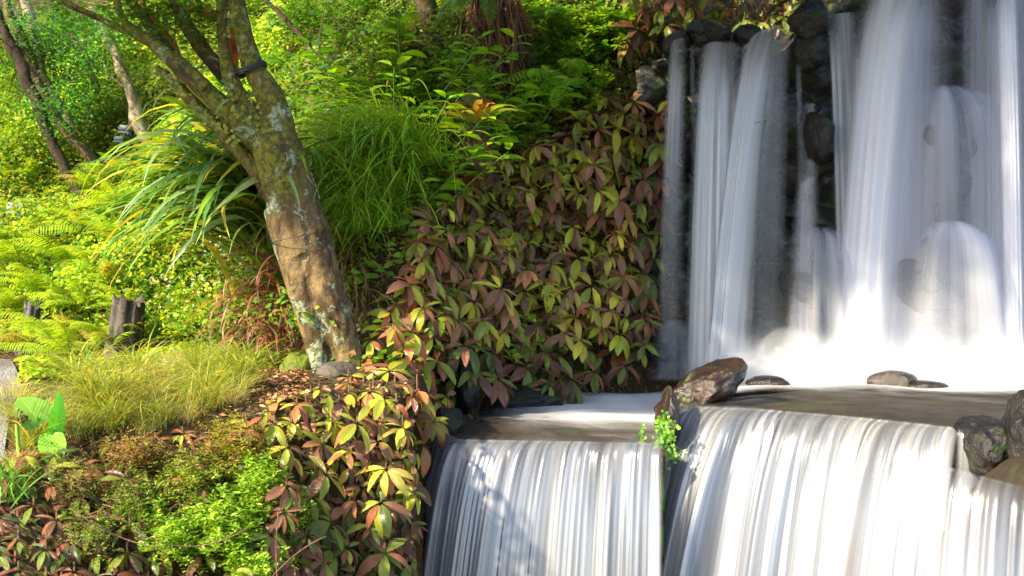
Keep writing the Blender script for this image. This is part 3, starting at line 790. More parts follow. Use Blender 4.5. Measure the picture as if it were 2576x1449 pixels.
#@@NEXT
# ------------------------------------------------------------------ trees
def chain(mb, pts, Y, sides=14, sub=6, jitter=0.):
    """pts: (u,v,width px[,dY]); returns dense world points"""
    A = np.array([list(P(p[0], p[1], Y + (p[3] if len(p) > 3 else 0))) + [p[2] * Y / F / 2] for p in pts])
    n = len(A); t = np.linspace(0, n - 1, (n - 1) * sub + 1)
    B = []
    for x in t:
        i = min(int(x), n - 2); f = x - i
        p0, p1, p2, p3 = A[max(i - 1, 0)], A[i], A[i + 1], A[min(i + 2, n - 1)]
        B.append(.5 * ((2 * p1) + (-p0 + p2) * f + (2 * p0 - 5 * p1 + 4 * p2 - p3) * f * f + (-p0 + 3 * p1 - 3 * p2 + p3) * f ** 3))
    B = np.array(B)
    mb.tube(B[:, :3], B[:, 3], sides, (.3, .3, .3), cap=True)
    return B
def remesh_build(mb, name, mat, parent, loc, voxel=.009, amp=.006, freq=14.):
    o = mb.build('tmp', mat, loc=loc)
    md = o.modifiers.new('r', 'REMESH'); md.mode = 'VOXEL'; md.voxel_size = voxel; md.use_smooth_shade = True
    sm = o.modifiers.new('s', 'SMOOTH'); sm.factor = .6; sm.iterations = 6
    bpy.context.view_layer.update()
    dg = bpy.context.evaluated_depsgraph_get()
    me = bpy.data.meshes.new_from_object(o.evaluated_get(dg))
    n = len(me.vertices); co_ = np.zeros(n * 3, np.float32); no = np.zeros(n * 3, np.float32)
    me.vertices.foreach_get('co', co_); me.vertices.foreach_get('normal', no)
    co_ = co_.reshape(-1, 3); no = no.reshape(-1, 3)
    d = np.array([mn.fractal(Vector((float(c[0]) * freq, float(c[1]) * freq, float(c[2]) * freq * .45)), .8, 2., 3) + .5 * mn.noise(Vector((float(c[0]) * 5, float(c[1]) * 5, float(c[2]) * 3))) for c in co_])
    co_ = co_ + no * (d * amp)[:, None]
    me.vertices.foreach_set('co', co_.astype(np.float32).ravel()); me.update()
    for p in me.polygons: p.use_smooth = True
    me.materials.clear(); me.materials.append(mat)
    me.name = name
    ob = bpy.data.objects.new(name, me); link(ob, parent)
    if parent is None: ob.location = loc
    bpy.data.objects.remove(o)
    return ob

def bark_main():
    t = NT('mossy_lichen_bark')
    ob = t.co('Object')
    z = t.n('SeparateXYZ', {0: ob}).outputs[2]
    st = t.n('Mapping', {0: ob, 3: (1, 1, .45)}).outputs[0]
    n1 = t.noise(st, 9, 6, .65, .3); n2 = t.noise(ob, 38, 5, .7); n3 = t.noise(ob, 3.2, 4, .6); n4 = t.noise(t.n('Mapping', {0: ob, 1: (4, 2, 7)}).outputs[0], 8., 5, .62, .4)
    low = t.mix(t.mr(n1, .43, .62), (.055, .034, .015), (.22, .15, .07))
    low = t.mix(t.mr(n2, .5, .66, 0, .55), low, (.10, .055, .022))
    high = t.mix(t.mr(n1, .4, .6), (.045, .030, .014), (.11, .072, .03))
    high = t.mix(t.mr(n2, .52, .68, 0, .5), high, (.03, .02, .01))
    hz = t.math('ADD', z, t.math('MULTIPLY', t.math('SUBTRACT', n3, .5), .9))
    col = t.mix(t.mr(hz, .55, 1.15), low, high)
    mossn = t.math('ADD', t.mr(n3, .3, .7, -.22, .22), t.math('MULTIPLY', t.math('SUBTRACT', n2, .5), .7))
    geo = t.n('SeparateXYZ', {0: t.n('NewGeometry').outputs['Normal']}).outputs
    side = t.math('ADD', t.math('MULTIPLY', geo[2], .25), t.math('MULTIPLY', geo[0], -.12))
    band = t.math('SUBTRACT', t.mr(z, .55, 1.35), t.mr(z, 2., 3.2, 0, .6))
    mk = t.mr(t.math('ADD', t.math('ADD', mossn, side), t.math('MULTIPLY', band, .38)), .16, .44)
    base = t.mr(z, .32, .0, 0, .35)
    mk = t.math('MAXIMUM', mk, t.math('MULTIPLY', base, t.mr(n4, .4, .55)))
    col = t.mix(t.math('MULTIPLY', mk, .85), col, t.mix(t.mr(n2, .4, .6), (.045, .052, .008), (.17, .165, .012)))
    lk = t.math('MULTIPLY', t.mr(n4, .535, .60), t.mr(n2, .36, .52, .35, 1))
    lk = t.math('MULTIPLY', lk, t.mr(t.noise(t.n('Mapping', {0: ob, 1: (9, 1, 3)}).outputs[0], 2.6, 2), .42, .52))
    col = t.mix(t.math('MULTIPLY', lk, .9), col, t.mix(t.mr(n2, .4, .6), (.18, .21, .12), (.30, .34, .23)))
    sp = t.mr(t.noise(ob, 90, 2), .68, .72)
    col = t.mix(t.math('MULTIPLY', sp, .5), col, (.5, .5, .36))
    h = t.math('ADD', t.math('MULTIPLY', n1, 1.2), t.math('ADD', n2, t.math('MULTIPLY', lk, .5)))
    return t.finish(t.n('BsdfPrincipled', {'Base Color': col, 'Roughness': .85, 'Specular IOR Level': .25, 'Normal': t.bump(h, .8, .012)}).outputs[0])
def bark(name, a, b_, c=(.07, .08, .012), moss=.5, seed=0.):
    t = NT(name)
    ob = t.n('Mapping', {0: t.co('Object'), 1: (seed, 0, seed)}).outputs[0]
    st = t.n('Mapping', {0: ob, 3: (1, 1, .3)}).outputs[0]
    n1 = t.noise(st, 14, 6, .65, .3); n2 = t.noise(ob, 34, 4, .7); n3 = t.noise(ob, 4, 4)
    col = t.mix(t.mr(n1, .4, .6), a, b_)
    col = t.mix(t.mr(n2, .5, .68, 0, .6), col, tuple(k * .4 for k in a))
    col = t.mix(t.mr(n3, .66 - moss * .2, .76 - moss * .2, 0, .8), col, c)
    return t.finish(t.n('BsdfPrincipled', {'Base Color': col, 'Roughness': .85, 'Specular IOR Level': .25, 'Normal': t.bump(t.math('ADD', n1, n2), .9, .015)}).outputs[0])

YT = 7.7
base = P(840, 930, YT)
tree = thing('maple_tree', base, 'big leaning mossy tree with lichen patches and forked trunk', 'tree')
b = MB()
chain(b, [(806, 955, 65), (806, 925, 58), (796, 860, 63), (776, 780, 74), (752, 690, 84), (728, 600, 92), (706, 520, 88)], YT)
chain(b, [(890, 955, 88), (880, 915, 74), (862, 850, 81), (833, 770, 92), (808, 690, 97), (786, 600, 95), (758, 510, 92), (735, 430, 90), (715, 360, 84)], YT, sub=6)
chain(b, [(770, 640, 106), (738, 540, 116), (712, 440, 120), (694, 370, 121), (684, 310, 99)], YT)
chain(b, [(712, 420, 84), (705, 340, 82), (690, 270, 73), (664, 215, 64), (634, 165, 55), (614, 90, 49), (600, 30, 44), (592, -40, 40), (580, -140, 33), (572, -300, 23)], YT, sub=6)   # right limb
chain(b, [(680, 380, 68), (648, 320, 59), (618, 270, 50), (592, 225, 46), (572, 170, 38), (562, 110, 30), (558, 50, 29), (556, -20, 27), (560, -160, 21), (575, -330, 14)], YT, sub=6)
chain(b, [(586, 215, 43), (556, 180, 40), (522, 140, 41), (492, 95, 38), (462, 50, 33), (436, 0, 29), (400, -80, 21), (360, -200, 14)], YT + .12)
chain(b, [(700, 400, 72), (650, 350, 64), (600, 310, 59), (548, 258, 52), (500, 210, 49), (452, 168, 44), (410, 130, 38), (372, 104, 26), (330, 84, 21), (290, 66, 19), (240, 42, 18), (180, 14, 17), (120, -22, 15), (20, -90, 9)], YT, sub=5)
chain(b, [(520, 222, 34), (470, 178, 42), (420, 140, 36), (385, 106, 30), (346, 84, 26), (316, 58, 23), (302, 28, 21), (292, -10, 20), (280, -90, 15), (250, -220, 9)], YT - .06)
chain(b, [(500, 205, 30), (455, 165, 38), (415, 118, 33), (385, 80, 29), (362, 44, 26), (335, 12, 23), (308, -30, 20), (260, -140, 14)], YT + .12)
chain(b, [(690, 490, 61), (655, 440, 50), (618, 398, 43), (580, 355, 40), (538, 310, 35), (495, 268, 32), (455, 225, 29), (420, 190, 24), (402, 178, 20), (392, 170, 14)], YT + .10)
chain(b, [(452, 146, 9), (438, 100, 8), (420, 62, 7), (395, 25, 6), (370, 0, 5)], YT - .05, sides=8)
remesh_build(b, 'trunk', bark_main(), tree, base, .0085, .006, 15.)
# added limbs behind the fork; orange glow of light painted as bark colour
M_ORB = bark('orange_glow_bark', (.55, .13, .02), (.38, .12, .03), (.10, .05, .02), .5, 3.)
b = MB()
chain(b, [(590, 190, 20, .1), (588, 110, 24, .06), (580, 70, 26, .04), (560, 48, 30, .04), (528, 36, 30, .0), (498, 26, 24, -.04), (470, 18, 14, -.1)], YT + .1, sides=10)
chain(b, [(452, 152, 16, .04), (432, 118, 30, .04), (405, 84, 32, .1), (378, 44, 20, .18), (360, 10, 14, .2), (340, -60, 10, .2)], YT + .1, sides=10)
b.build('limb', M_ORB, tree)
# maple leaves
def mapleproto(droop=.2):
    k = 7; V = [(0, 0, 0)]; q = []; ang = [R(a) for a in (-128, -84, -42, 0, 42, 84, 128)]; ln = [.4, .68, .92, 1., .92, .68, .4]
    for i, (a, l) in enumerate(zip(ang, ln)):
        c, s_ = math.cos(a), math.sin(a); w = .13
        i0 = len(V)
        V += [(c * l * .45 + s_ * w * l, s_ * l * .45 - c * w * l, -.03), (c * l, s_ * l, -droop * l), (c * l * .45 - s_ * w * l, s_ * l * .45 + c * w * l, -.03)]
        q.append([0, i0, i0 + 1, i0 + 2])
    V = np.array(V); V[:, 0] += .35
    V = V / 1.35
    return V, np.array(q), np.full((len(V), 2), .3)
def cloud(n, blobs, r, shell=.5):
    """random points in ellipsoids ((c),(radii),weight)"""
    wt = np.array([bb[2] for bb in blobs], float); wt /= wt.sum()
    idx = r.choice(len(blobs), n, p=wt)
    d = r.normal(size=(n, 3)); d /= np.linalg.norm(d, axis=1)[:, None]
    rad = r.uniform(0, 1, n) ** (shell)
    c = np.array([bb[0] for bb in blobs])[idx]; ra = np.array([bb[1] for bb in blobs])[idx]
    return c + d * rad[:, None] * ra, d
def clumpy(pts, r, per=9, spread=.06):
    k = len(pts)
    q = np.repeat(pts, per, 0) + r.normal(size=(k * per, 3)) * spread
    return q
def leaves(mb, proto, pts, size, cols, r, tilt=.6, p=None, jit=.25, smin=.7):
    k = len(pts)
    a = r.uniform(0, 6.283, k); e = r.uniform(-.9, .5, k) * tilt
    f = np.stack([np.cos(a) * np.cos(e), np.sin(a) * np.cos(e), np.sin(e)], 1)
    M = frames(f, roll=r.normal(0, .5 * tilt, k), scale=size * r.uniform(smin, 1.2, k))
    mb.inst(proto, M, pts, palette(k, cols, jit, r, p))
M_MAPLE = leaf_mat('maple_leaf', .5, .5, .3)
M_LEAF = leaf_mat('soft_green_leaf', .45, .5, .35)
M_LEAF2 = leaf_mat('thin_green_leaf', .55, .5, .3, tint=(1.3, 1.3, .5))
r = np.random.default_rng(3)
b = MB()
bl = []
for i in range(96):   # unseen canopy above the view, spread shaped to shade falls and upper limbs
    x = r.uniform(-2.45, 2.7) if i > 9 else r.uniform(-3.7, -2.8); y = r.uniform(7.6, max(8.05, 8.4 + .75 * (x + 1.4))) if x > -2.7 else r.uniform(6.2, 7.0)
    z = .2025 * y + r.uniform(.75, 1.3) + .04 * abs(x)
    bl.append(((x, y, z), (.55, .55, .28), 1.))
pts, _ = cloud(8800, bl, r, .45)
pts = clumpy(pts, r, 9, .07)
pts = pts[(pts[:, 2] > .2025 * pts[:, 1] + .12)]
leaves(b, mapleproto(), pts, .085, [(.06, .16, .012), (.09, .2, .015), (.04, .11, .01)], r, .5)
# sprays that hang into the picture near the limbs
sp = [(400, 20, 95, 40), (470, 30, 80, 45), (500, 70, 45, 40), (520, 10, 60, 30), (330, 45, 50, 28), (270, 20, 70, 24), (440, 80, 50, 25), (230, 75, 50, 18), (610, 0, 60, 14), (360, 130, 40, 20), (160, 20, 60, 22)]
bl = [(P(u, v, YT - .1 + .3 * r.uniform()), (du * YT / F, .22, dv * YT / F), du * dv) for u, v, du, dv in sp]
pts, _ = cloud(210, bl, r, .5)
pts = clumpy(pts, r, 8, .035)
leaves(b, mapleproto(), pts, .042, [(.05, .15, .012), (.08, .2, .015), (.11, .24, .015)], r, .55)
b.build('crown', M_MAPLE, tree)
# tiny creeping leaves along the limbs
b = MB()
for (u0, v0, u1, v1, n) in ((480, 262, 600, 362, 90), (575, 250, 655, 345, 40), (420, 190, 470, 240, 30), (575, 90, 590, 20, 26), (330, 12, 345, 40, 8), (560, 205, 575, 235, 24), (620, 225, 650, 290, 14)):
    t_ = r.uniform(0, 1, n)
    pts = np.stack([P(u0 + (u1 - u0) * k + r.normal(0, 5), v0 + (v1 - v0) * k + r.normal(0, 5), YT - .105) for k in t_])
    a = r.uniform(0, 6.283, n)
    f = np.stack([np.cos(a), -.35 + 0 * a, np.sin(a)], 1)
    M = frames(f, np.tile([0, -1., .2], (n, 1)), scale=.024 * r.uniform(.6, 1.2, n))
    b.inst(leafproto(.75, 4, 2, .2, .1, .6, .8), M, pts, palette(n, [(.22, .25, .02), (.10, .16, .02), (.3, .3, .03)], .2, r))
tag(b.build('creeper', M_LEAF, loc=P(540, 300, YT - .1)), 'tiny round-leaved creeper climbing the limbs of the mossy tree', 'creeper')
M_BARKD = bark('dark_bark', (.05, .035, .02), (.09, .065, .04), (.06, .07, .012), .4, 5.)
# background trees
M_BARKP = bark('pale_flaky_bark', (.42, .34, .24), (.16, .12, .08), (.07, .09, .02), .45, 9.)
M_BARKB = bark('brown_bark', (.15, .10, .06), (.07, .048, .03), (.08, .10, .02), .55, 13.)
OV = leafproto(.5, 3, 2, .2, .2, .5, 1.)
OV2 = leafproto(.42, 4, 2, .3, .2, .5, 1.)
def bgtree(pts, Y, mat, label, blobs, nleaf, size, cols, seed, extra=(), name='tree'):
    r = np.random.default_rng(seed)
    last = pts[-1]; hb = hit(last[0], last[1]); Y = float(hb[1]) - .02 if hb is not None else Y; bs = P(last[0], last[1], Y)
    t = thing(name, bs, label, 'tree', None)
    m = MB(); chain(m, [(u + r.normal(0, 2.5), v, w * r.uniform(.85, 1.15)) for u, v, w in pts], Y, 10, 5)
    for e in extra: chain(m, e, Y + .05, 8, 5)
    V = m.v
    for i in range(len(V)): V[i] = V[i] + .012 * np.array([sn(V[i][:, 2], V[i][:, 0], 22, seed), 0 * V[i][:, 0], 0 * V[i][:, 0]]).T
    m.build('trunk', mat, t)
    if nleaf:
        m = MB()
        bl = [(P(u, v, Y + r.uniform(-.4, .5)), (du * Y / F, .45, dv * Y / F), du * dv) for u, v, du, dv in blobs]
        p, _ = cloud(nleaf // 8, bl, r, .6); p = clumpy(p, r, 8, .05)
        leaves(m, OV, p, size, cols, r, .7)
        # twigs
        for k in range(26):
            i = r.integers(len(bl)); c, ra, _w = bl[i]
            a = c + r.normal(size=3) * np.array(ra) * .5; d = r.normal(size=3) * .18
            m.tube([a, a + d * .5 + (0, 0, .02), a + d + (0, 0, -.03)], [.005, .004, .002], 4, (.14, .10, .06))
        m.build('crown', M_LEAF2, t)
    return t
BL1 = [(.07, .24, .06), (.10, .28, .03), (.05, .16, .05)]
LI = [(.16, .30, .02), (.24, .32, .02), (.09, .22, .02)]
bgtree([(2, -30, 22), (14, 0, 22), (38, 58, 24), (68, 130, 28), (92, 192, 28), (113, 240, 30), (137, 295, 28), (178, 339, 28), (219, 387, 30), (267, 435, 34), (285, 455, 40)], 11.2, M_BARKB, 'long brown trunk leaning from the top left corner to the slope', [(60, 170, 80, 60), (130, 280, 110, 70), (170, 200, 80, 60), (60, 60, 80, 50), (210, 300, 60, 50)], 3600, .035, BL1, 41)
bgtree([(-12, 20, 24), (0, 55, 24), (34, 113, 26), (55, 171, 28), (79, 233, 32), (103, 291, 30), (127, 343, 28), (147, 394, 28), (178, 452, 26), (212, 510, 26), (222, 530, 30)], 11.6, bark('black_bark', (.03, .02, .014), (.06, .04, .025), (.04, .05, .012), .3, 17.), 'nearly black leaning trunk behind the long brown trunk', [(30, 230, 60, 80), (50, 350, 60, 60), (20, 120, 60, 60)], 2400, .035, LI, 42)
bgtree([(50, -30, 24), (70, 20, 26), (96, 90, 28), (104, 190, 30), (140, 250, 28), (172, 318, 26), (200, 370, 24), (230, 410, 26)], 12.1, M_BARKP, 'pale sunlit trunk between the leaning dark trunks', [(110, 120, 90, 60), (160, 60, 90, 50), (200, 130, 60, 60)], 3000, .035, BL1, 43)
bgtree([(225, 20, 20), (262, 80, 22), (285, 125, 26), (303, 165, 27), (322, 215, 28), (337, 267, 30), (347, 312, 30), (367, 349, 30), (390, 395, 34)], 11.2, M_BARKP, 'pale flaky trunk carrying the small floodlight', [(240, 60, 80, 50), (300, 70, 80, 50), (230, 150, 60, 60), (250, 230, 60, 50), (180, 240, 50, 40)], 3400, .034, BL1, 44, extra=[[(300, 165, 9), (270, 120, 8), (240, 100, 7), (200, 104, 5), (160, 125, 4)], [(330, 240, 8), (290, 200, 6), (262, 170, 5), (250, 130, 4)]])
bgtree([(1040, -40, 50), (1068, 0, 48), (1080, 50, 46), (1092, 100, 42), (1102, 140, 38), (1112, 175, 36), (1130, 215, 40)], 11.2, M_BARKB, 'short bare trunk at the top centre above the bright herbs', [], 0, .03, LI, 45)
bgtree([(650, -20, 14), (730, 60, 14), (790, 130, 16), (815, 170, 16), (840, 210, 18)], 12.2, M_BARKD, 'thin dark leaning stem in the undergrowth right of the mossy tree', [(760, 40, 80, 50), (840, 60, 70, 60)], 1800, .04, [GREEN, (.09, .2, .015)], 46)
bgtree([(118, -20, 18), (150, 40, 18), (190, 100, 17), (215, 150, 16), (235, 200, 16), (262, 260, 18)], 12.8, M_BARKD, 'slender dark trunk left of the pale flaky trunk', [(180, 60, 70, 50)], 1200, .035, LI, 47)
# tree fern with a skirt of dead fronds at the top centre
FR_D = frondproto(18, .16, -.9, .7, 5, .03, dead=True)
M_DEAD = attr_mat('dead_frond', .8, .4, 60.)
YF = float(hit(1245, 235)[1]) - .05
tf = thing('tree_fern', P(1240, 215, YF), 'dark tree fern trunk with hanging dead fronds at the top centre', 'tree fern')
b = MB(); chain(b, [(1225, -120, 90), (1228, -30, 86), (1232, 40, 80), (1238, 110, 76), (1245, 180, 80), (1250, 240, 96)], YF, 20, 8)
b.v[0] = b.v[0] + .02 * np.array([sn(b.v[0][:, 2] * 3, b.v[0][:, 0] * 12, 6, 5), sn(b.v[0][:, 2] * 3, b.v[0][:, 0] * 12, 6, 6), 0 * b.v[0][:, 0]]).T
b.build('trunk', bark('fibrous_bark', (.035, .018, .012), (.08, .045, .028), (.05, .03, .015), .3, 19.), tf)
r = np.random.default_rng(51)
b = MB()
k = 60
pt = np.stack([P(r.uniform(1190, 1300), r.uniform(-60, 90), YF - r.uniform(.12, .3)) for _ in range(k)])
f = np.stack([r.normal(0, .35, k), -.4 + r.normal(0, .2, k), np.full(k, -.5)], 1)
b.inst(FR_D, frames(f, np.tile([0, -1., .3], (k, 1)), scale=r.uniform(.35, .6, k)), pt, palette(k, [(.13, .06, .03), (.20, .10, .04), (.08, .04, .022)], .25, r))
k = 5
pt = np.stack([P(1255 + 9 * i, 40 + 25 * i, YF - .32) for i in range(k)])
f = np.stack([r.normal(.15, .08, k), -.25 + 0 * r.normal(0, .2, k), np.full(k, -1.)], 1)
b.inst(FR_D, frames(f, np.tile([0, -1., .3], (k, 1)), scale=r.uniform(.4, .5, k)), pt, palette(k, [(.50, .22, .06)], .15, r))
for i in range(160):   # hanging bare stalks
    u = r.uniform(1185, 1300); v = r.uniform(-40, 120); a = P(u, v, YF - r.uniform(.12, .32)); L = r.uniform(.2, .5)
    b.tube([a, a + (r.normal(0, .03), -.02, -L * .5), a + (r.normal(0, .06), -.03, -L)], [.006, .005, .003], 4, palette(1, [(.15, .07, .04), (.22, .11, .05), (.09, .05, .04)], .2, r)[0])
b.build('dead_fronds', M_DEAD, tf)
GF = frondproto(22, .17, .2, 1.3, 2)
b = MB()
for (u, v, L) in ((1195, -20, .55), (1215, -10, .5), (1185, -40, .6), (1240, -30, .45)):
    f = np.array([[r.normal(-.3, .3), -.6, -.15]])
    b.inst(GF, frames(f, np.array([[0, -.3, 1.]]), scale=np.array([L])), P(u, v, YF - .3)[None], palette(1, [(.12, .30, .04)], .1, r))
b.build('green_fronds', M_LEAF, tf)
#@@NEXT
# ------------------------------------------------------------------ undergrowth
M_COVER = leaf_mat('ground_cover_leaf', .5, .5, .3, tint=(1.3, 1.25, .5))
M_GRASS = leaf_mat('grass_blade', .45, .4, .45, tint=(1.3, 1.2, .5), var=.25)
M_FERN = leaf_mat('fern_frond', .5, .5, .3, tint=(1.3, 1.25, .4), var=.25)
M_TWIG = attr_mat('twig', .8, .3, 80.)
r = np.random.default_rng(21)
def slope_points(n, xr, yr, r):
    x = r.uniform(xr[0], xr[1], n); y = r.uniform(yr[0], yr[1], n)
    ok = (np.abs(x) < .36 * y + 1.6)
    return x[ok], y[ok]
# ground cover leaves over the whole slope
b = MB(); bt = MB()
n = 430000
x, y = slope_points(n, (-6.6, 1.2), (7.2, 13.4), r)
yb = np.interp(x, YBX, YBY)
d = y - yb
dens = sn(x, y, 3., 31)
keep = (d > -.15 - np.clip((-1.3 - x) * 3., 0, 2.3) * (r.uniform(0, 1, len(x)) < .22) + .3 * sn(x, y, 2.5, 8)) & ((x > -.345 * y) | (d > 0)) & (r.uniform(0, 1, len(x)) < .75 + .35 * dens) & (x < 1.0)
x, y, d = x[keep], y[keep], d[keep]
zz = H(x, y); UU = x * F / y + 1288; VV = 724.5 - zz * F / y
keep = ~((UU > 885 + np.maximum(0, 900 - VV) * .5) & (VV > 400 - (UU - 1200) * .25) & (VV > 120)) | (r.uniform(0, 1, len(x)) < .12)
x, y, d = x[keep], y[keep], d[keep]
hgt = (.12 + .30 * np.clip(sn(x, y, 3.5, 33) + .3, 0, 1.3)) * np.where(d < 0, .25, 1)
h = r.uniform(0, 1, len(x)) ** .6 * hgt
z = H(x, y)
e = .05
gx = (H(x + e, y) - z) / e; gy = (H(x, y + e) - z) / e
nn = np.stack([-gx, -gy, 1 + 0 * gx], 1); nn /= np.linalg.norm(nn, axis=1)[:, None]
p = np.stack([x, y, z], 1) + nn * h[:, None]
zone = x + .35 * sn(x, y, 2., 35)
c = np.zeros((len(x), 3))
rr = r.uniform(0, 1, len(x))
mix = sn(x, y, 2.2, 37)
lime = np.array([[.34, .46, .015], [.23, .40, .02], [.46, .45, .02], [.10, .26, .03]])
mid = np.array([[.12, .26, .015], [.19, .32, .015], [.07, .16, .015], [.26, .31, .02], [.2, .11, .04]])
isl = zone < -1.75
c[isl] = lime[r.choice(4, isl.sum(), p=[.36, .3, .14, .2])]
c[~isl] = mid[r.choice(5, (~isl).sum(), p=[.3, .27, .22, .15, .06])]
c *= (1 + .25 * mix)[:, None] * r.uniform(.75, 1.25, len(x))[:, None]
a = r.uniform(0, 6.283, len(x))
f = np.stack([np.cos(a), np.sin(a) - .3, r.uniform(-.8, .3, len(x))], 1)
M = frames(f, nn, roll=r.normal(0, .5, len(x)), scale=r.uniform(.022, .055, len(x)) * (1 + .5 * (mix > .5)))
b.inst(leafproto(.45, 3, 2, .25, .2, .45, 1.), M, p, np.clip(c, .005, .9))
tag(b.build('ground_cover', M_COVER), kind='stuff')
# fallen leaves and chips on the soil near the tree
b = MB()
n = 9000
x = r.uniform(-2.6, -.3, n); y = r.uniform(6.3, 8.5, n)
k = (r.uniform(0, 1, n) < .12 + .88 * (np.abs((x * F / y + 1288) - 660) < 110))
x, y = x[k], y[k]; n = len(x)
p = np.stack([x, y, H(x, y) + .008 + r.uniform(0, .012, n)], 1)
a = r.uniform(0, 6.283, n)
M = frames(np.stack([np.cos(a), np.sin(a), r.normal(0, .3, n)], 1), roll=r.normal(0, .6, n), scale=r.uniform(.012, .04, n))
b.inst(leafproto(.45, 3, 2, .2, .2), M, p, palette(n, [(.42, .19, .07), (.30, .12, .04), (.50, .28, .12), (.2, .09, .035), (.12, .06, .03)], .2, r))
tag(b.build('leaf_litter', attr_mat('dry_leaf', .75, .3, 40.)), kind='stuff')
# small pale flowers on the sunlit slope
b = MB()
n = 170
uu = r.uniform(120, 560, n); vv = r.uniform(560, 860, n)
pp = [hit(u, v) for u, v in zip(uu, vv)]
pp = np.array([q for q in pp if q is not None and q[1] > 7.5]) + (0, -.08, .16)
for dx in range(3):
    a = r.uniform(0, 6.283, len(pp))
    b.inst(leafproto(.8, 2, 2, .1, .1), frames(np.stack([np.cos(a), -.5 + 0 * a, np.sin(a)], 1), np.tile([0, -1., .4], (len(pp), 1)), scale=r.uniform(.010, .018, len(pp))), pp, palette(len(pp), [(.8, .8, .7), (.75, .6, .6)], .1, r))
tag(b.build('white_flowers', M_COVER), kind='stuff')
# bare twigs in the undergrowth
b = MB()
for i in range(150):
    u = r.uniform(640, 1250); v = r.uniform(-20, 420); q = hit(u, v)
    if q is None: continue
    L = r.uniform(.15, .5); dd = np.array([r.normal(0, .6), -.35, r.normal(.2, .6)]); dd /= np.linalg.norm(dd)
    a0 = q + nrm(q) * .08
    b.tube([a0, a0 + dd * L * .5 + (0, -.05, .03), a0 + dd * L + (r.normal(0, .05), 0, -.05)], [.005, .004, .002], 4, palette(1, [(.16, .10, .06), (.26, .18, .11), (.10, .05, .03)], .2, r)[0])
tag(b.build('fallen_twigs', M_TWIG), kind='stuff')

# ferns
FRP = [frondproto(24, .20, .75, 1.35, 1), frondproto(24, .22, .55, 1.2, 2), frondproto(22, .18, .95, 1.5, 3)]
def mkmesh(proto, col, name, mat, jit=.12, seed=0):
    m = MB(); r = np.random.default_rng(seed)
    m.add(proto[0], proto[1], None, np.array(col), proto[2])
    o = m.build(name, mat); me = o.data; bpy.data.objects.remove(o); return me
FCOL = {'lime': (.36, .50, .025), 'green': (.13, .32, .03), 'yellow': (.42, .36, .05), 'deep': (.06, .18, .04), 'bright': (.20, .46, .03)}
FME = {k: [mkmesh(pr, c, 'frond', M_FERN) for pr in FRP] for k, c in FCOL.items()}
def set_axes(o, fwd, up, sc, roll=0.):
    M = frames(np.array([fwd]), np.array([up]), roll=np.array([roll]), scale=np.array([1.]))[0]
    from mathutils import Matrix
    m4 = Matrix(M.tolist()).to_4x4(); o.rotation_euler = m4.to_euler(); o.scale = (sc, sc, sc)
def fern(q, size, kind, label, group, seed, dirn=(-.6, -.7), spread=1.5, nf=11, lift=.1, tip=None):
    r = np.random.default_rng(seed)
    t = thing('fern', q, label, 'fern', group)
    a0 = math.atan2(dirn[1], dirn[0])
    for i in range(nf):
        a = a0 + spread * (-1 + 2 * (i + .5) / nf) + r.normal(0, .12)
        kd = kind if r.uniform() < .85 else ('yellow' if kind == 'lime' else 'lime')
        me = FME[kd][r.integers(3)]
        o = bpy.data.objects.new('frond', me); link(o, t)
        fz = lift + r.normal(0, .12)
        set_axes(o, (math.cos(a), math.sin(a), fz), (0, 0, 1.), size * r.uniform(.75, 1.15), r.normal(0, .2))
    return t
G1 = 'ferns spilling down the sunlit left slope'
for i, (u, v, s_) in enumerate([(250, 610, .5), (330, 560, .5), (190, 690, .5), (260, 690, .45), (150, 780, .5), (220, 800, .45), (330, 640, .45), (400, 560, .42), (100, 640, .45), (60, 700, .45), (60, 800, .4), (160, 600, .4), (250, 500, .4), (330, 470, .4), (120, 880, .45), (210, 880, .42), (280, 900, .4), (170, 940, .40), (60, 560, .4), (340, 800, .35), (420, 650, .4), (100, 470, .35), (30, 640, .4), (20, 760, .4), (90, 930, .42), (150, 900, .36), (250, 930, .3), (420, 470, .4), (480, 400, .4), (300, 740, .4), (360, 880, .35)]):
    q = hit(u, v + 14)
    if q is None: continue
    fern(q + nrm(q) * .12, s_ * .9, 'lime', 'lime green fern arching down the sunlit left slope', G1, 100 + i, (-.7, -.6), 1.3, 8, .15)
G2 = 'ferns in the shade of the undergrowth'
for i, (u, v, s_) in enumerate([(860, 370, .4), (820, 330, .35), (760, 200, .35), (700, 110, .35), (1120, 60, .4), (1020, 120, .35), (900, 150, .35), (560, 330, .35), (500, 420, .38), (1340, 470, .3), (660, 60, .35), (1150, 300, .3), (960, 40, .35), (840, 70, .3)]):
    q = hit(u, v + 10)
    if q is None: continue
    fern(q + nrm(q) * .12, s_, 'green', 'mid green fern half hidden in the undergrowth above the grass', G2, 150 + i, (-.2, -1), 1.4, 7, .15)
YB = float(hit(1455, 240)[1]) - .62
fern(P(1450, 215, YB), .66, 'bright', 'large bright fern hanging over the bronze leaves near the top', None, 171, (-.7, -.8), .9, 8, -.25)
fern(P(1385, 60, float(hit(1385, 80)[1]) - .3), .4, 'green', 'drooping green fern between the dead fronds and the bronze leaves', None, 172, (-.2, -1), 1.2, 9, -.1)
fern(P(1290, 170, float(hit(1290, 190)[1]) - .3), .3, 'deep', 'small dark fern under the hanging dead fronds', None, 173, (.4, -1), 1.2, 7, .1)
fern(P(560, 985, 7.2), .20, 'deep', 'small dark fern beside the fallen branch on the bank', None, 174, (-.4, -1), 2., 8, .4)

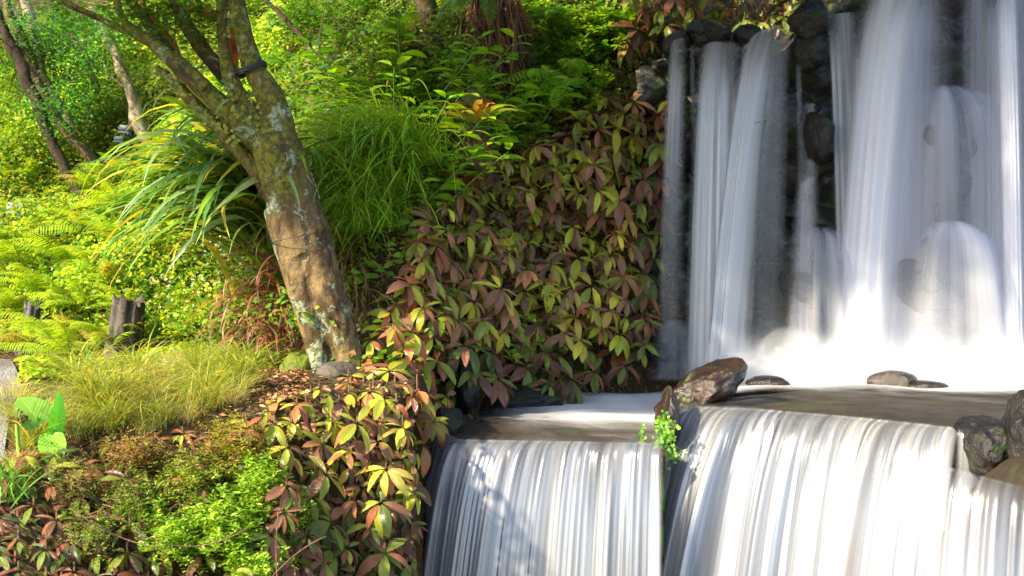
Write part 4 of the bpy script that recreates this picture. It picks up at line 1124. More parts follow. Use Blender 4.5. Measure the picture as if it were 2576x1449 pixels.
# grasses
BL = [bladeproto(.012, 9, bd, lf) for bd, lf in ((1.5, 1.1), (2.1, 1.3), (1.0, 1.0), (2.6, 1.5))]
BLW = [bladeproto(.034, 10, bd, lf) for bd, lf in ((2.0, .9), (2.5, 1.15), (1.6, .6), (2.9, 1.4))]
def tuft(name, q, n, L, cols, label, cat, group, seed, protos=BL, dirn=None, spread=3.14, rad=.05, lmin=.55, w=1., mat=None, p=None):
    r = np.random.default_rng(seed); m = MB()
    a0 = 0 if dirn is None else math.atan2(dirn[1], dirn[0])
    for i, pr in enumerate(protos):
        k = n // len(protos)
        a = a0 + r.uniform(-1, 1, k) * spread if dirn is None else a0 + r.normal(0, spread * .5, k)
        ln = L * r.uniform(lmin, 1.15, k)
        f = np.stack([np.cos(a), np.sin(a), r.normal(0, .18, k)], 1)
        M = frames(f, roll=r.normal(0, .25, k), scale=np.stack([ln, ln * w * r.uniform(.7, 1.3, k), ln], 1))
        pts = q + np.stack([r.normal(0, rad, k), r.normal(0, rad, k), r.uniform(-.02, .02, k)], 1)
        m.inst(pr, M, pts, palette(k, cols, .2, r, p))
    return tag(m.build(name, mat or M_GRASS, loc=q), label, cat, group)
YG = [(.52, .48, .08), (.36, .42, .06), (.62, .54, .2), (.22, .32, .03), (.66, .62, .36)]
G3 = 'golden ornamental grass tufts along the bank'
for i, (u, v, L) in enumerate([(215, 960, .30), (290, 975, .32), (340, 950, .30), (150, 1010, .28), (240, 1020, .28), (440, 915, .22), (500, 945, .28), (560, 935, .28), (610, 955, .26), (330, 1045, .2), (395, 1055, .22), (160, 1070, .25), (75, 1120, .24), (110, 1065, .24), (480, 985, .2), (210, 1060, .22), (280, 1065, .22), (50, 1170, .2), (380, 1010, .2), (450, 1000, .22), (520, 985, .2), (330, 1010, .24), (600, 985, .18), (420, 1040, .18), (270, 1030, .24), (45, 985, .2), (50, 1040, .2), (60, 1090, .2), (540, 960, .2), (580, 1000, .15), (480, 1020, .2), (360, 1075, .2), (300, 1000, .22), (360, 990, .2), (420, 1000, .2), (250, 1010, .2), (530, 1010, .18), (470, 1045, .16), (190, 1085, .2), (140, 1040, .22), (520, 935, .2), (400, 950, .22), (470, 915, .2)]):
    q = hit(u, v + 18)
    tuft('grass_tuft', q, [150, 220, 260][i % 3], L * [1.45, .8, 1.15, .7][i % 4], [YG[:2] + YG[3:4], YG[2:3] + YG[4:] + YG[:1], YG[1:4], [(.34, .42, .08), (.5, .5, .2)]][i % 4], 'golden green ornamental grass tuft on the sunlit bank', 'grass tuft', G3, 200 + i, w=.9, rad=.03, lmin=.35)
GG = [(.18, .42, .02), (.28, .46, .03), (.12, .30, .015), (.34, .40, .04)]
for i, (u, v, L, lab) in enumerate([(1000, 440, .75, 'tall mound of fine bright grass, uppermost beside the bronze leaves'), (960, 520, .7, 'fine bright grass mound in the middle of the cascade of grass'), (940, 610, .6, 'lowest fine grass mound, just right of the big trunk')]):
    q = hit(u, v)
    tuft('grass_mound', q + nrm(q) * .1, 700, L, GG, lab, 'grass mound', None, 230 + i, dirn=(-.7, -.7), spread=1.3, rad=.13, w=.8, protos=[bladeproto(.012, 9, bd, lf) for bd, lf in ((1.9, .8), (2.4, 1.1), (1.5, .5), (2.8, 1.4))])
G4 = 'green grass tufts on the left slope'
for i, (u, v, L) in enumerate([(430, 860, .3), (300, 890, .3), (120, 700, .35), (380, 720, .35), (450, 790, .3), (520, 360, .35), (380, 330, .3), (250, 860, .28), (560, 880, .25), (680, 860, .22)]):
    q = hit(u, v)
    tuft('grass_tuft', q, 110, L, [LIME, (.10, .26, .03), (.2, .3, .03)], 'loose green grass tuft among the ferns of the left slope', 'grass tuft', G4, 240 + i, w=1.6)
# flax-like clumps: broad arching leaves
fl = thing('flax_plant', P(668, 590, 8.5), 'large clump of long arching strap leaves behind the left of the big trunk', 'flax plant')
r = np.random.default_rng(61)
for nm, n, cols, L, q, dr, sp_, lift in (('leaves', 320, [(.12, .27, .02), (.19, .34, .025), (.08, .19, .04), (.26, .38, .14), (.40, .38, .03)], 1.15, P(662, 560, 8.45), (-.9, -.35), 1.7, 0), ('dry_leaves', 60, [(.26, .10, .06), (.18, .07, .05), (.34, .2, .08)], .55, P(700, 740, 8.3), (-.4, -.8), 1.6, 0)):
    m = MB()
    for i, pr in enumerate(BLW):
        k = n // 4
        a = math.atan2(dr[1], dr[0]) + r.normal(0, sp_ * .55, k)
        ln = L * r.uniform(.55, 1.15, k)
        f = np.stack([np.cos(a), np.sin(a), r.normal(.02 if nm == 'leaves' else -.5, .2, k)], 1)
        M = frames(f, roll=r.normal(0, .3, k), scale=np.stack([ln, ln * 1.15, ln], 1))
        pts = q + np.stack([r.normal(0, .10, k), r.normal(0, .08, k), r.normal(0, .14, k)], 1)
        m.inst(pr, M, pts, palette(k, cols, .18, r))
    m.build(nm, M_GRASS, fl)
fl2 = thing('flax_plant', P(800, 520, 8.6), 'yellow and green strap-leaved clump just right of the big trunk', 'flax plant')
m = MB()
for (u, v, Lm) in ((805, 500, .45), (845, 640, .45), (820, 560, .5)):
    for pr in BLW:
        k = 13; a = -1.2 + r.normal(0, 1.1, k); ln = Lm * r.uniform(.6, 1.2, k)
        M = frames(np.stack([np.cos(a), np.sin(a), r.normal(0, .25, k)], 1), roll=r.normal(0, .3, k), scale=np.stack([ln, ln * .8, ln], 1))
        m.inst(pr, M, P(u, v, 8.5) + r.normal(0, .06, (k, 3)), palette(k, [(.45, .38, .03), (.12, .24, .03), (.3, .34, .03)], .2, r))
m.build('leaves', M_GRASS, fl2)
m = MB()
for pr in BLW:
    k = 22; a = -1.4 + r.normal(0, .9, k); ln = .5 * r.uniform(.5, 1.1, k)
    M = frames(np.stack([np.cos(a) * .5, np.sin(a) * .5, np.full(k, -.8)], 1), roll=r.normal(0, .3, k), scale=np.stack([ln, ln * .6, ln], 1))
    m.inst(pr, M, P(880, 690, 8.3) + r.normal(0, .09, (k, 3)), palette(k, [(.30, .17, .07), (.20, .11, .05), (.40, .26, .10)], .2, r))
m.build('dry_leaves', M_GRASS, fl2)
m = MB()
for pr in BLW:
    k = 14; a = -1.8 + r.normal(0, .7, k); ln = .45 * r.uniform(.5, 1.1, k)
    M = frames(np.stack([np.cos(a) * .6, np.sin(a) * .6, np.full(k, -.2)], 1), roll=r.normal(0, .3, k), scale=np.stack([ln, ln * .8, ln], 1))
    m.inst(pr, M, P(705, 850, 7.95) + r.normal(0, .06, (k, 3)), palette(k, [(.24, .08, .06), (.30, .13, .08), (.16, .06, .05)], .2, r))
tag(m.build('strap_plant', M_GRASS, loc=P(705, 850, 7.95)), 'reddish brown strap leaves drooping beside the foot of the big tree', 'strap-leaved plant')

# broad-leaved herbs
HL = leafproto(.42, 6, 4, .35, .15, .42, 1.1, .02)
M_HERB = leaf_mat('broad_herb_leaf', .45, .4, .45, .25, tint=(1.25, 1.25, .4), var=.2)
def herb(q, top, size, label, seed, cols, pairs=5, group=None, cat='plant'):
    r = np.random.default_rng(seed)
    t = thing('leafy_herb', q, label, cat, group)
    m = MB(); lm = MB()
    q = np.array(q, float); top = np.array(top, float)
    mid = (q + top) / 2 + (r.normal(0, .02), -.04, 0)
    C = [q * (1 - k) ** 2 + 2 * mid * k * (1 - k) + top * k * k for k in np.linspace(0, 1, 10)]
    m.tube(C, np.linspace(.006, .003, 10), 5, (.12, .22, .04))
    a = r.uniform(0, 3)
    for i in range(pairs):
        k = .25 + .75 * i / (pairs - 1); c = C[int(round(k * 9))]
        a += 1.57 + r.normal(0, .2)
        for s_ in (0, math.pi):
            f = np.array([[math.cos(a + s_), math.sin(a + s_), .35 - .1 * r.uniform() + (.4 if i == pairs - 1 else 0)]])
            L = size * r.uniform(.8, 1.15) * (.7 if i == pairs - 1 else 1)
            lm.inst(HL, frames(f, roll=np.array([r.normal(0, .25)]), scale=np.array([L])), c[None] + f * .02, palette(1, cols, .12, r))
    m.build('stem', M_TWIG, t); lm.build('leaves', M_HERB, t)
HC = [(.30, .56, .02), (.40, .60, .03), (.18, .44, .03)]
G5 = 'bright broad-leaved herbs in the middle of the bank'
spots = [(975, 300), (1010, 250), (1045, 300), (1080, 260), (1120, 300), (1150, 240), (1000, 370), (1050, 370), (1100, 350), (1140, 370), (1010, 440), (1060, 430), (1110, 410), (1160, 330), (1080, 480), (1040, 520), (1090, 530), (1125, 460), (1270, 330), (1300, 370), (940, 320), (960, 250)]
for i, (u, v) in enumerate(spots):
    q = hit(u, v + 30)
    top = q + nrm(q) * .48 + np.array([r.normal(0, .05), -.1, .12 + .1 * r.uniform()])
    herb(q, top, .18, 'bright green broad-leaved herb between the grass mound and the tree fern', 300 + i, HC, 7, G5)
for i, (u, v, lab) in enumerate([(1520, 120, 'bright green leafy shoot at the top, highest of three among the bronze leaves'), (1455, 180, 'bright green leafy shoot just above the hanging fern'), (1578, 295, 'single lime green sprig of four leaves amid the bronze leaves')]):
    q = hit(u, v + 20)
    if q is None: q = P(u, v + 30, 10.2)
    for k in range(1 if i == 2 else 1):
        top = P(u, v, q[1] - .42)
        herb(q, top, .14, lab, 340 + i, [(.14, .42, .02), (.2, .45, .03)], 3 if i == 2 else 6)
# small plants growing on the wet rocks behind the falls
for i, (u, v, Y, lab) in enumerate([(1925, 300, 9.35, 'small bright plant on the dark rock in the gap of the upper falls'), (1645, 780, 9.4, 'small green plant low beside the thin leftmost trickle'), (1940, 660, 9.5, 'tiny green sprig beside the small cascade'), (1745, 270, 9.6, 'tuft of green leaves between the two left upper falls')]):
    herb(P(u, v + 15, Y + .1), P(u, v, Y), .055, lab, 350 + i, [(.12, .34, .03), (.25, .38, .04)], 3)
# bromeliads on the mossy post
YP = float(hit(1190, 411)[1]) - .62
post = thing('mossy_post', P(1185, 411, YP), 'mossy fern stump carrying a red bromeliad', 'stump')
m = MB(); A = P(1195, 430, YP); B_ = P(1180, 222, YP)
pts = np.array([A + (B_ - A) * k for k in np.linspace(0, 1, 16)]); pts[:, 0] += .02 * np.sin(np.linspace(0, 9, 16))
m.tube(pts, np.concatenate([np.linspace(.105, .085, 13), [.07, .045, .01]]), 20, (.2, .2, .2), True)
m.v[0] = m.v[0] + .014 * np.stack([sn(m.v[0][:, 2] * 20, m.v[0][:, 0] * 25, 2, 1), sn(m.v[0][:, 2] * 20, m.v[0][:, 0] * 25, 2, 2), 0 * m.v[0][:, 0]], 1)
m.build('trunk', bark('mossy_fibre', (.09, .055, .03), (.16, .10, .05), (.07, .10, .012), 1., 31.), post)
m = MB(); n = 260
a = r.uniform(3.3, 6.1, n); zz = r.uniform(-.05, .6, n)
pt = np.stack([A[0] + (B_ - A)[0] * zz / .58 + .1 * np.cos(a), A[1] + .1 * np.sin(a), A[2] + zz], 1)
m.inst(leafproto(.4, 3, 2, .2, .2), frames(np.stack([np.cos(a), np.sin(a), r.normal(0, .5, n)], 1), scale=r.uniform(.02, .045, n)), pt, palette(n, [(.12, .2, .02), (.2, .22, .03), (.08, .14, .02)], .2, r))
m.build('moss_leaves', M_COVER, post)
BR = bladeproto(.16, 8, 1.2, .75)
def bromeliad(u, v, Y, L, label, seed, inner, outer):
    r = np.random.default_rng(seed); q = P(u, v, Y)
    t = thing('bromeliad', q, label, 'bromeliad')
    for nm, n, cols, el, LL_ in (('outer_leaves', 13, outer, .15, L), ('inner_leaves', 12, inner, .75, L * .55)):
        m = MB(); a = np.linspace(0, 6.283, n, endpoint=False) + r.normal(0, .15, n)
        f = np.stack([np.cos(a), np.sin(a) - .35, np.full(n, el - .3) + r.normal(0, .12, n)], 1)
        m.inst(BR, frames(f, roll=r.normal(0, .2, n), scale=LL_ * r.uniform(.8, 1.1, n)), np.tile(q, (n, 1)), palette(n, cols, .15, r))
        m.build(nm, M_HERB, t)
RED = [(.38, .015, .012), (.26, .015, .015), (.46, .04, .02)]
bromeliad(1198, 308, YP - .24, .34, 'bromeliad with dark red centre and olive outer leaves on the mossy stump', 71, RED, [(.42, .44, .06), (.30, .34, .06), (.44, .2, .06)])
bromeliad(1160, 470, float(hit(1160, 480)[1]) - .35, .24, 'smaller deep red bromeliad at the upper left edge of the bronze leaves', 72, RED, [(.2, .05, .03), (.24, .10, .04)])
# arum leaves lower left
ar = thing('arum_plant', hit(110, 1165), 'arum plant with large pale green leaves at the lower left', 'arum plant')
M_ARUM = leaf_mat('arum_leaf', .35, .4, .4, .2, tint=(1.1, 1.3, .6), var=.12)
q0 = hit(110, 1165)
def arum(u, v, Y, L, w, fwd, up, col, stemu=None, bent=.1):
    q = P(u, v, Y); st_ = MB()
    qb = P(stemu or u + 20, 1175, Y + .05) if stemu else q0
    st_.tube([qb, (qb + q) / 2 + (.0, 0, .02), q], [.010, .009, .007], 7, (.14, .36, .05))
    s_ = st_.build('leaf_stalk', M_ARUM, ar)
    m = MB(); pr = leafproto(w, 10, 8, bent, .12, .3, .8, .03, .12)
    V = pr[0].copy(); V[:, 0] -= .22 * (1 - np.minimum(1, V[:, 0] * 4)) * (np.abs(V[:, 1]) * 3.2)
    m.inst((V, pr[1], pr[2]), frames(np.array([fwd]), np.array([up]), scale=np.array([L])), (q - np.array(fwd) / np.linalg.norm(fwd) * L * .18)[None], np.array([col]))
    m.build('leaf', M_ARUM, ar)
arum(92, 1050, 5.95, .155, .85, (-.6, .1, .75), (.35, -.7, .5), (.20, .40, .05), bent=.2)
arum(138, 1080, 5.95, .20, .38, (.18, .1, .95), (.9, -.35, 0), (.10, .36, .03), 142)
arum(132, 1110, 5.9, .14, .72, (.08, -.1, -.95), (-.1, -1, .1), (.24, .55, .04), 130)
m = MB(); ls = MB()
top = P(42, 1062, 5.9); bot = P(50, 1175, 5.9)
m.tube([bot, (top + bot) / 2, top], [.010, .009, .008], 7, (.20, .42, .05))
sh = thing('seed_head', bot, 'thick green stalk topped by brown seed heads at the left edge', 'seed head')
for i in range(34):
    d = r.normal(size=3); d[2] = abs(d[2]) * .6; d /= np.linalg.norm(d); L = r.uniform(.02, .06)
    m.tube([top, top + d * L], [.0015, .001], 4, (.12, .07, .03))
    V, T = rock_mesh((.006, .006, .006), i, 0, 2); ls.add(V + top + d * L, None, T, palette(1, [(.20, .12, .03), (.10, .06, .03)], .3, r)[0])
m.build('stalk', M_TWIG, sh); ls.build('seeds', M_TWIG, sh)
# stumps, fallen branch
def stump(u, v, Y, w, h, label, seed, tilt, mat):
    s_ = Y / F; r = np.random.default_rng(seed); q = P(u, v + h / 2, Y)
    t = thing('tree_stump', q, label, 'tree stump')
    m = MB(); A = q - (0, 0, .1); B_ = P(u + tilt, v - h / 2, Y)
    pts = np.array([A + (B_ - A) * k for k in np.linspace(0, 1, 14)])
    m.tube(pts, w * s_ / 2 * np.linspace(1.08, .88, 14), 40, (.2, .2, .2))
    V = m.v[0]; ang = np.tile(np.linspace(0, 6.283, 40, endpoint=False), 14)
    rad = .10 * np.sin(ang * 7 + 1) + .06 * np.sin(ang * 13 + V[:, 2] * 4)
    cen = np.repeat(pts, 40, 0)
    m.v[0] = cen + (V - cen) * (1 + rad)[:, None]
    m.v[0][-40:, 2] += .03 * np.sin(ang[:40] * 3 + 2) + .02 * np.sin(ang[:40] * 8)
    m.build('trunk', mat, t)
    c = m.v[0][-40:].mean(0); m2 = MB()
    ring = m.v[0][-40:] - (0, 0, .004)
    m2.add(np.vstack([ring, c + (ring - c) * .5 - (0, 0, .01), c - (0, 0, .02)]), [[k, (k + 1) % 40, 40 + (k + 1) % 40, 40 + k] for k in range(40)], [[40 + k, 40 + (k + 1) % 40, 80] for k in range(40)])
    m2.build('cut_top', mat, t)
stump(305, 812, 8.75, 84, 108, 'grey weathered stump with fibrous sides on the sunlit slope', 81, 18, bark('weathered_fibre', (.045, .035, .03), (.11, .09, .08), (.12, .14, .03), .2, 41.))
stump(60, 812, 9.0, 42, 80, 'low dark stump at the left beside the path', 82, 22, bark('dark_fibre', (.05, .045, .05), (.12, .11, .12), (.08, .1, .03), .2, 43.))
m = MB(); q = hit(420, 975)
m.tube([P(385, 982, 7.2), P(410, 966, 7.22), P(440, 955, 7.25), P(462, 948, 7.3)], [.022, .03, .03, .02], 12, (.2, .2, .2), True)
tag(m.build('fallen_branch', M_BARKP, loc=P(420, 965, 7.2)), 'short pale fallen branch lying among the golden grass', 'branch')
# strap, wires, lamps
def ring(pts, rad, mat, name, label, cat, sides=8):
    m = MB(); m.tube(pts, rad, sides, (.1, .1, .1), True)
    return tag(m.build(name, mat, loc=pts[0]), label, cat)
M_BLK = plain_mat('black_rubber', (.015, .015, .018), .45)
c0 = P(631, 178, YT); ra = 37 * YT / F
pts = [c0 + (ra * math.cos(a), -ra * 1.05 * math.sin(a) * 1., .028 * math.cos(a) + .006 * math.sin(3 * a)) for a in np.linspace(0, 6.283, 36)]
pts2 = [p + (0, -.004, .012) for p in pts]
m = MB(); m.tube(pts, .009, 8, cap=True); m.tube(pts2, .008, 8, cap=True); m.tube([P(668, 182, YT - .02), P(680, 205, YT - .05), P(705, 240, YT - .10), P(722, 262, YT - .1)], .003, 6, cap=True)
tag(m.build('tie_strap', M_BLK, loc=c0), 'black rubber strap wound round the right limb of the mossy tree', 'strap')
def wire(u0, v0, u1, v1, rr, label):
    c = (P(u0, v0, YT) + P(u1, v1, YT)) / 2; hw = (u1 - u0) / 2 * YT / F; dz = -(v1 - v0) / 2 * YT / F
    pts = [c + (hw * 1.03 * math.cos(a), -hw * 1.03 * math.sin(a), dz * math.cos(a)) for a in np.linspace(0, 6.283, 48)]
    ring(pts, rr, M_BLK, 'wire', label, 'wire', 5)
wire(686, 613, 838, 582, .0022, 'thin dark wire round the middle of the big trunk')
wire(628, 348, 770, 332, .0018, 'thin dark wire round the trunk just below the fork')
M_WHITE = plain_mat('white_plastic', (.40, .42, .44), .5); M_BLUE = plain_mat('blue_plastic', (.02, .10, .42), .35); M_WOOD = plain_mat('plain_board', (.50, .28, .12), .7)
lm = thing('tree_lamp', P(790, 470, YT + .05), 'blue and white lamp fitting strapped behind the right side of the big trunk', 'lamp')
m = MB(); A = P(768, 436, YT + .07); B_ = P(790, 503, YT + .07)
m.tube([A, A + (B_ - A) * .5, B_], .032, 16, cap=True); m.build('housing', M_BLUE, lm)
for k in (.12, .32, .52, .72, .94):
    m = MB(); c = A + (B_ - A) * k; d = (B_ - A) / np.linalg.norm(B_ - A) * .010
    m.tube([c - d, c + d], .0345, 16, cap=True); m.build('band', M_WHITE, lm)
def flood(u, v, Y, s_, label, seed):
    q = P(u, v, Y); t = thing('floodlight', q, label, 'floodlight')
    m = MB(); m.box(q, (.11 * s_, .07 * s_, .05 * s_), .4, bev=.008); m.box(q + (-.01, -.02, -.045 * s_), (.09 * s_, .06 * s_, .02 * s_), .4, bev=.004); m.build('housing', M_WHITE, t)
    m = MB(); m.box(q + (.05 * s_, -.03, -.06 * s_), (.035 * s_, .04 * s_, .04 * s_), .4, bev=.004); m.build('bracket', M_BLUE, t)
flood(313, 322, 10.95, .8, 'white floodlight with blue bracket on the pale flaky trunk', 1)
flood(298, 348, 10.9, .6, 'lower grey floodlight with blue bracket below the white one', 2)
flood(38, 520, 10.2, 1., 'small white and blue floodlight low at the left edge', 3)
m = MB(); m.box(P(338, 305, 11.05), (.09, .03, .16), .2, bev=.004)
tag(m.build('board', M_WOOD, loc=P(338, 305, 11.05)), 'small tan board behind the floodlight on the pale trunk', 'board')
#@@NEXT
# ------------------------------------------------------------------ bronze-leaved shrubs
M_BRONZE = leaf_mat('bronze_leaf', .24, .30, .6, .6, tint=(1.3, 1.0, .4), var=.22, spots=.5)
PR = [leafproto(.33, 8, 4, dr, .16, .5, .95, .012, 0, .08) for dr in (.25, .45, .65)]
def inpoly(u, v, poly):
    c = False; n = len(poly)
    for i in range(n):
        (x1, y1), (x2, y2) = poly[i], poly[(i + 1) % n]
        if (y1 > v) != (y2 > v) and u < (x2 - x1) * (v - y1) / (y2 - y1) + x1: c = not c
    return c
def poisson(poly, dist, r, tries=9000):
    us = [p[0] for p in poly]; vs = [p[1] for p in poly]; out = []
    for _ in range(tries):
        u, v = r.uniform(min(us), max(us)), r.uniform(min(vs), max(vs))
        dd = dist * (1.25 if v > 850 else 1.) * (1. if v > 450 else .82)
        if inpoly(u, v, poly) and all((u - a) ** 2 + (v - b_) ** 2 > dd * dd for a, b_ in out[-600:]): out.append((u, v))
    return out
UP = [(1010, 740), (950, 830), (890, 900), (860, 1000), (1130, 1010), (1150, 950), (1200, 960), (1380, 990), (1560, 950), (1640, 850), (1650, 700), (1670, 450), (1690, 200), (1700, 60), (1640, -20), (1580, 20), (1560, 180), (1450, 300), (1420, 350), (1330, 365), (1240, 390), (1140, 450), (1090, 530), (1040, 620)]
LOW = [(600, 1075), (700, 1000), (860, 960), (1110, 1010), (1090, 1080), (1050, 1140), (1035, 1300), (1035, 1480), (600, 1480), (680, 1300), (720, 1180)]
LEFT = [(-10, 1150), (300, 1095), (600, 1080), (700, 1200), (660, 1480), (-10, 1480)]
TOPR = [(1560, -20), (1900, -30), (1890, 10), (1840, 36), (1760, 60), (1700, 90), (1660, 60)]
def whorl(mb, c, ax, L, r, cg, young=.5, nl=None):
    nl = nl or r.integers(6, 10)
    ax = ax / np.linalg.norm(ax)
    a1 = np.cross(ax, [0.2, .3, 1.]); a1 /= np.linalg.norm(a1); a2 = np.cross(ax, a1)
    ph = r.uniform(0, 6.283)
    a = ph + np.arange(nl) * 2.399 + r.normal(0, .2, nl)
    # droop: leaves fan round the stem tip and hang
    rad = a1[None] * np.cos(a)[:, None] + a2[None] * np.sin(a)[:, None]
    f = rad * .9 + ax[None] * r.uniform(.0, .5, nl)[:, None] + np.array([0, 0, -1.])[None] * r.uniform(.12, .7, nl)[:, None]
    up = ax[None] * .7 + rad * .5 + np.array([0, -.25, .5])[None]
    ln = L * r.uniform(.7, 1.15, nl)
    k = r.integers(0, 3, nl)
    br = r.uniform(0, 1, nl) < young
    col = np.where(br[:, None], palette(nl, cg[0], .2, r), palette(nl, cg[1], .2, r))
    for j in range(3):
        s_ = k == j
        if s_.any():
            M = frames(f[s_], up[s_], roll=r.normal(0, .18, s_.sum()), scale=np.stack([ln[s_], ln[s_] * r.uniform(.8, 1.2, s_.sum()), ln[s_]], 1))
            mb.inst(PR[j], M, np.tile(c, (s_.sum(), 1)) + f[s_] * .012, col[s_])
CA = ([(.38, .18, .08), (.28, .14, .07), (.48, .21, .08), (.2, .11, .06)], [(.46, .48, .03), (.56, .54, .035), (.28, .33, .03), (.38, .30, .05)])
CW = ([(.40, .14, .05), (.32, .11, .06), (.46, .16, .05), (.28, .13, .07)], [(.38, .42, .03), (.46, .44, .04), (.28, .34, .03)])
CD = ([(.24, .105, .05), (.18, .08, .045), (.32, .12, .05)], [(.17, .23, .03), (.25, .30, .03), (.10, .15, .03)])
def place(region, dist, seeds, cols, L, seed, layers, group, ymin=4.2, ymax=12., fixedY=None, young=.5):
    r = np.random.default_rng(seed)
    data = [dict(f=MB(), s=MB(), n=0, q=None) for _ in seeds]
    for off, dmul in layers:
        for (u, v) in poisson(region, dist * dmul, r):
            if fixedY is None and u > 1480 and v > 800 and r.uniform() < .35: continue
            q = hit(u, v, ymin) if fixedY is None else P(u, v, fixedY + .3)
            if q is None or q[1] > ymax: continue
            n_ = nrm(q) if fixedY is None else np.array([0, -.8, .6])
            cl = float(sn(u / 100., v / 100., 1.7, seed)); o = off * r.uniform(.7, 1.4) + (.16 * cl + .04) * min(1, off * 4) * (group is None and u > 900)
            c = P(u, v, q[1] - o * .9) + np.array([0, 0, 0.])
            i = int(np.argmin([(u - a[0]) ** 2 + (v - a[1]) ** 2 for a in seeds]))
            D = data[i]
            ax = n_ * .75 + np.array([r.normal(0, .22), r.normal(0, .15) - .15, .45])
            cg = cols(u, v); br_ = r.uniform(.7, 1.4)
            cg = tuple([tuple(min(.9, k_ * br_) for k_ in t_) for t_ in g_] for g_ in cg)
            whorl(D['f'], c, ax, L * r.uniform(.65, 1.25), r, cg, young * r.uniform(.5, 1.5))
            m = c * .45 + q * .55 + (0, 0, .03)
            D['s'].tube([q, m, c], [.006, .005, .0035], 5, palette(1, [(.13, .06, .03), (.09, .07, .03)], .2, r)[0])
            D['n'] += 1
            if D['q'] is None or q[2] < D['q'][2]: D['q'] = q
    for D, sd in zip(data, seeds):
        if not D['n']: continue
        t = thing('bronze_leaf_shrub', D['q'], sd[2], 'shrub', group)
        D['s'].build('stems', M_TWIG, t); D['f'].build('leaves', M_BRONZE, t)
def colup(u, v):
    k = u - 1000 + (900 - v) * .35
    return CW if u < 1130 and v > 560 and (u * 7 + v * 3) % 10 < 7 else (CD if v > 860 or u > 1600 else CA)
SU = [(960, 960, 'orange tinged bronze-leaved shrub low beside the foot of the big tree'), (1080, 800, 'warm brown shrub right of the big trunk, above the orange tinged one'),
      (1050, 640, 'bronze-leaved shrub leaning left over the fine grass'), (1180, 480, 'bronze and green shrub around the smaller red bromeliad'),
      (1400, 420, 'bronze-leaved shrub just under the large hanging fern'), (1320, 620, 'bronze-leaved shrub in the middle of the leafy bank'),
      (1560, 520, 'bronze-leaved shrub on the right of the bank, level with the middle of the upper falls'), (1230, 800, 'dark bronze shrub above the upright black stone'),
      (1450, 760, 'dark bronze shrub low in the middle of the bank'), (1600, 280, 'bronze-leaved shrub around the single lime green sprig'),
      (1640, 80, 'bronze-leaved shrub at the top beside the upper stream'), (1300, 940, 'drooping bronze-leaved shrub hanging over the left pool'),
      (1490, 930, 'dark drooping shrub hanging over the back of the left pool'), (1610, 760, 'shadowy bronze-leaved shrub next to the black rock wall')]
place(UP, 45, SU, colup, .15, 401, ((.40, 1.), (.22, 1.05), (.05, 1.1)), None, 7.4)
SL = [(720, 1060, 'reddish shrub at the edge of the wood chips'), (960, 1010, 'yellowing bronze-leaved shrub above the rounded damp rock'), (800, 1180, 'bronze-leaved shrub below the rounded damp rock'), (950, 1220, 'bronze-leaved shrub hanging left of the lower curtain of water'), (830, 1390, 'dark bronze shrub at the bottom left of the lower curtain'), (990, 1400, 'dark bronze shrub touching the lower curtain at the bottom edge')]
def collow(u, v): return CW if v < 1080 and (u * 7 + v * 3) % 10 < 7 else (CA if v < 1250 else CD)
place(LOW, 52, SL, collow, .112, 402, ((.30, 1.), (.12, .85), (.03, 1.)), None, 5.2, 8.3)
SF = [(80, 1230, 'bronze shrub with pale sheen at the lower left edge'), (100, 1400, 'dark purplish shrub in the lower left corner'), (330, 1180, 'low bronze shrub spreading under the dry brown sprays'), (350, 1400, 'dark bronze shrub at the bottom of the foreground bank'), (560, 1200, 'bronze shrub in the middle of the foreground bank'), (580, 1400, 'dark bronze shrub under the lime green small-leaved shrub')]
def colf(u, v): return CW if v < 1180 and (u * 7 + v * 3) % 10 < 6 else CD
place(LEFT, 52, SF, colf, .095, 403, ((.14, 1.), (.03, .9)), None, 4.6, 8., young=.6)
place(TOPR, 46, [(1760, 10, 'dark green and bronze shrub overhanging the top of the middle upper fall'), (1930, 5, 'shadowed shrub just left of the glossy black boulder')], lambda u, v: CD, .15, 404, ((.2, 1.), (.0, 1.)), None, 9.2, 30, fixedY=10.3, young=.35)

place([(1860, -60), (2120, -60), (2110, 30), (1960, 70), (1870, 50)], 44, [(1980, 0, 'dark leafy shrub behind the glossy black boulder at the top')], lambda u, v: CD, .16, 405, ((.2, .8), (.0, .8)), None, 9.2, 30, fixedY=11.2, young=.3)

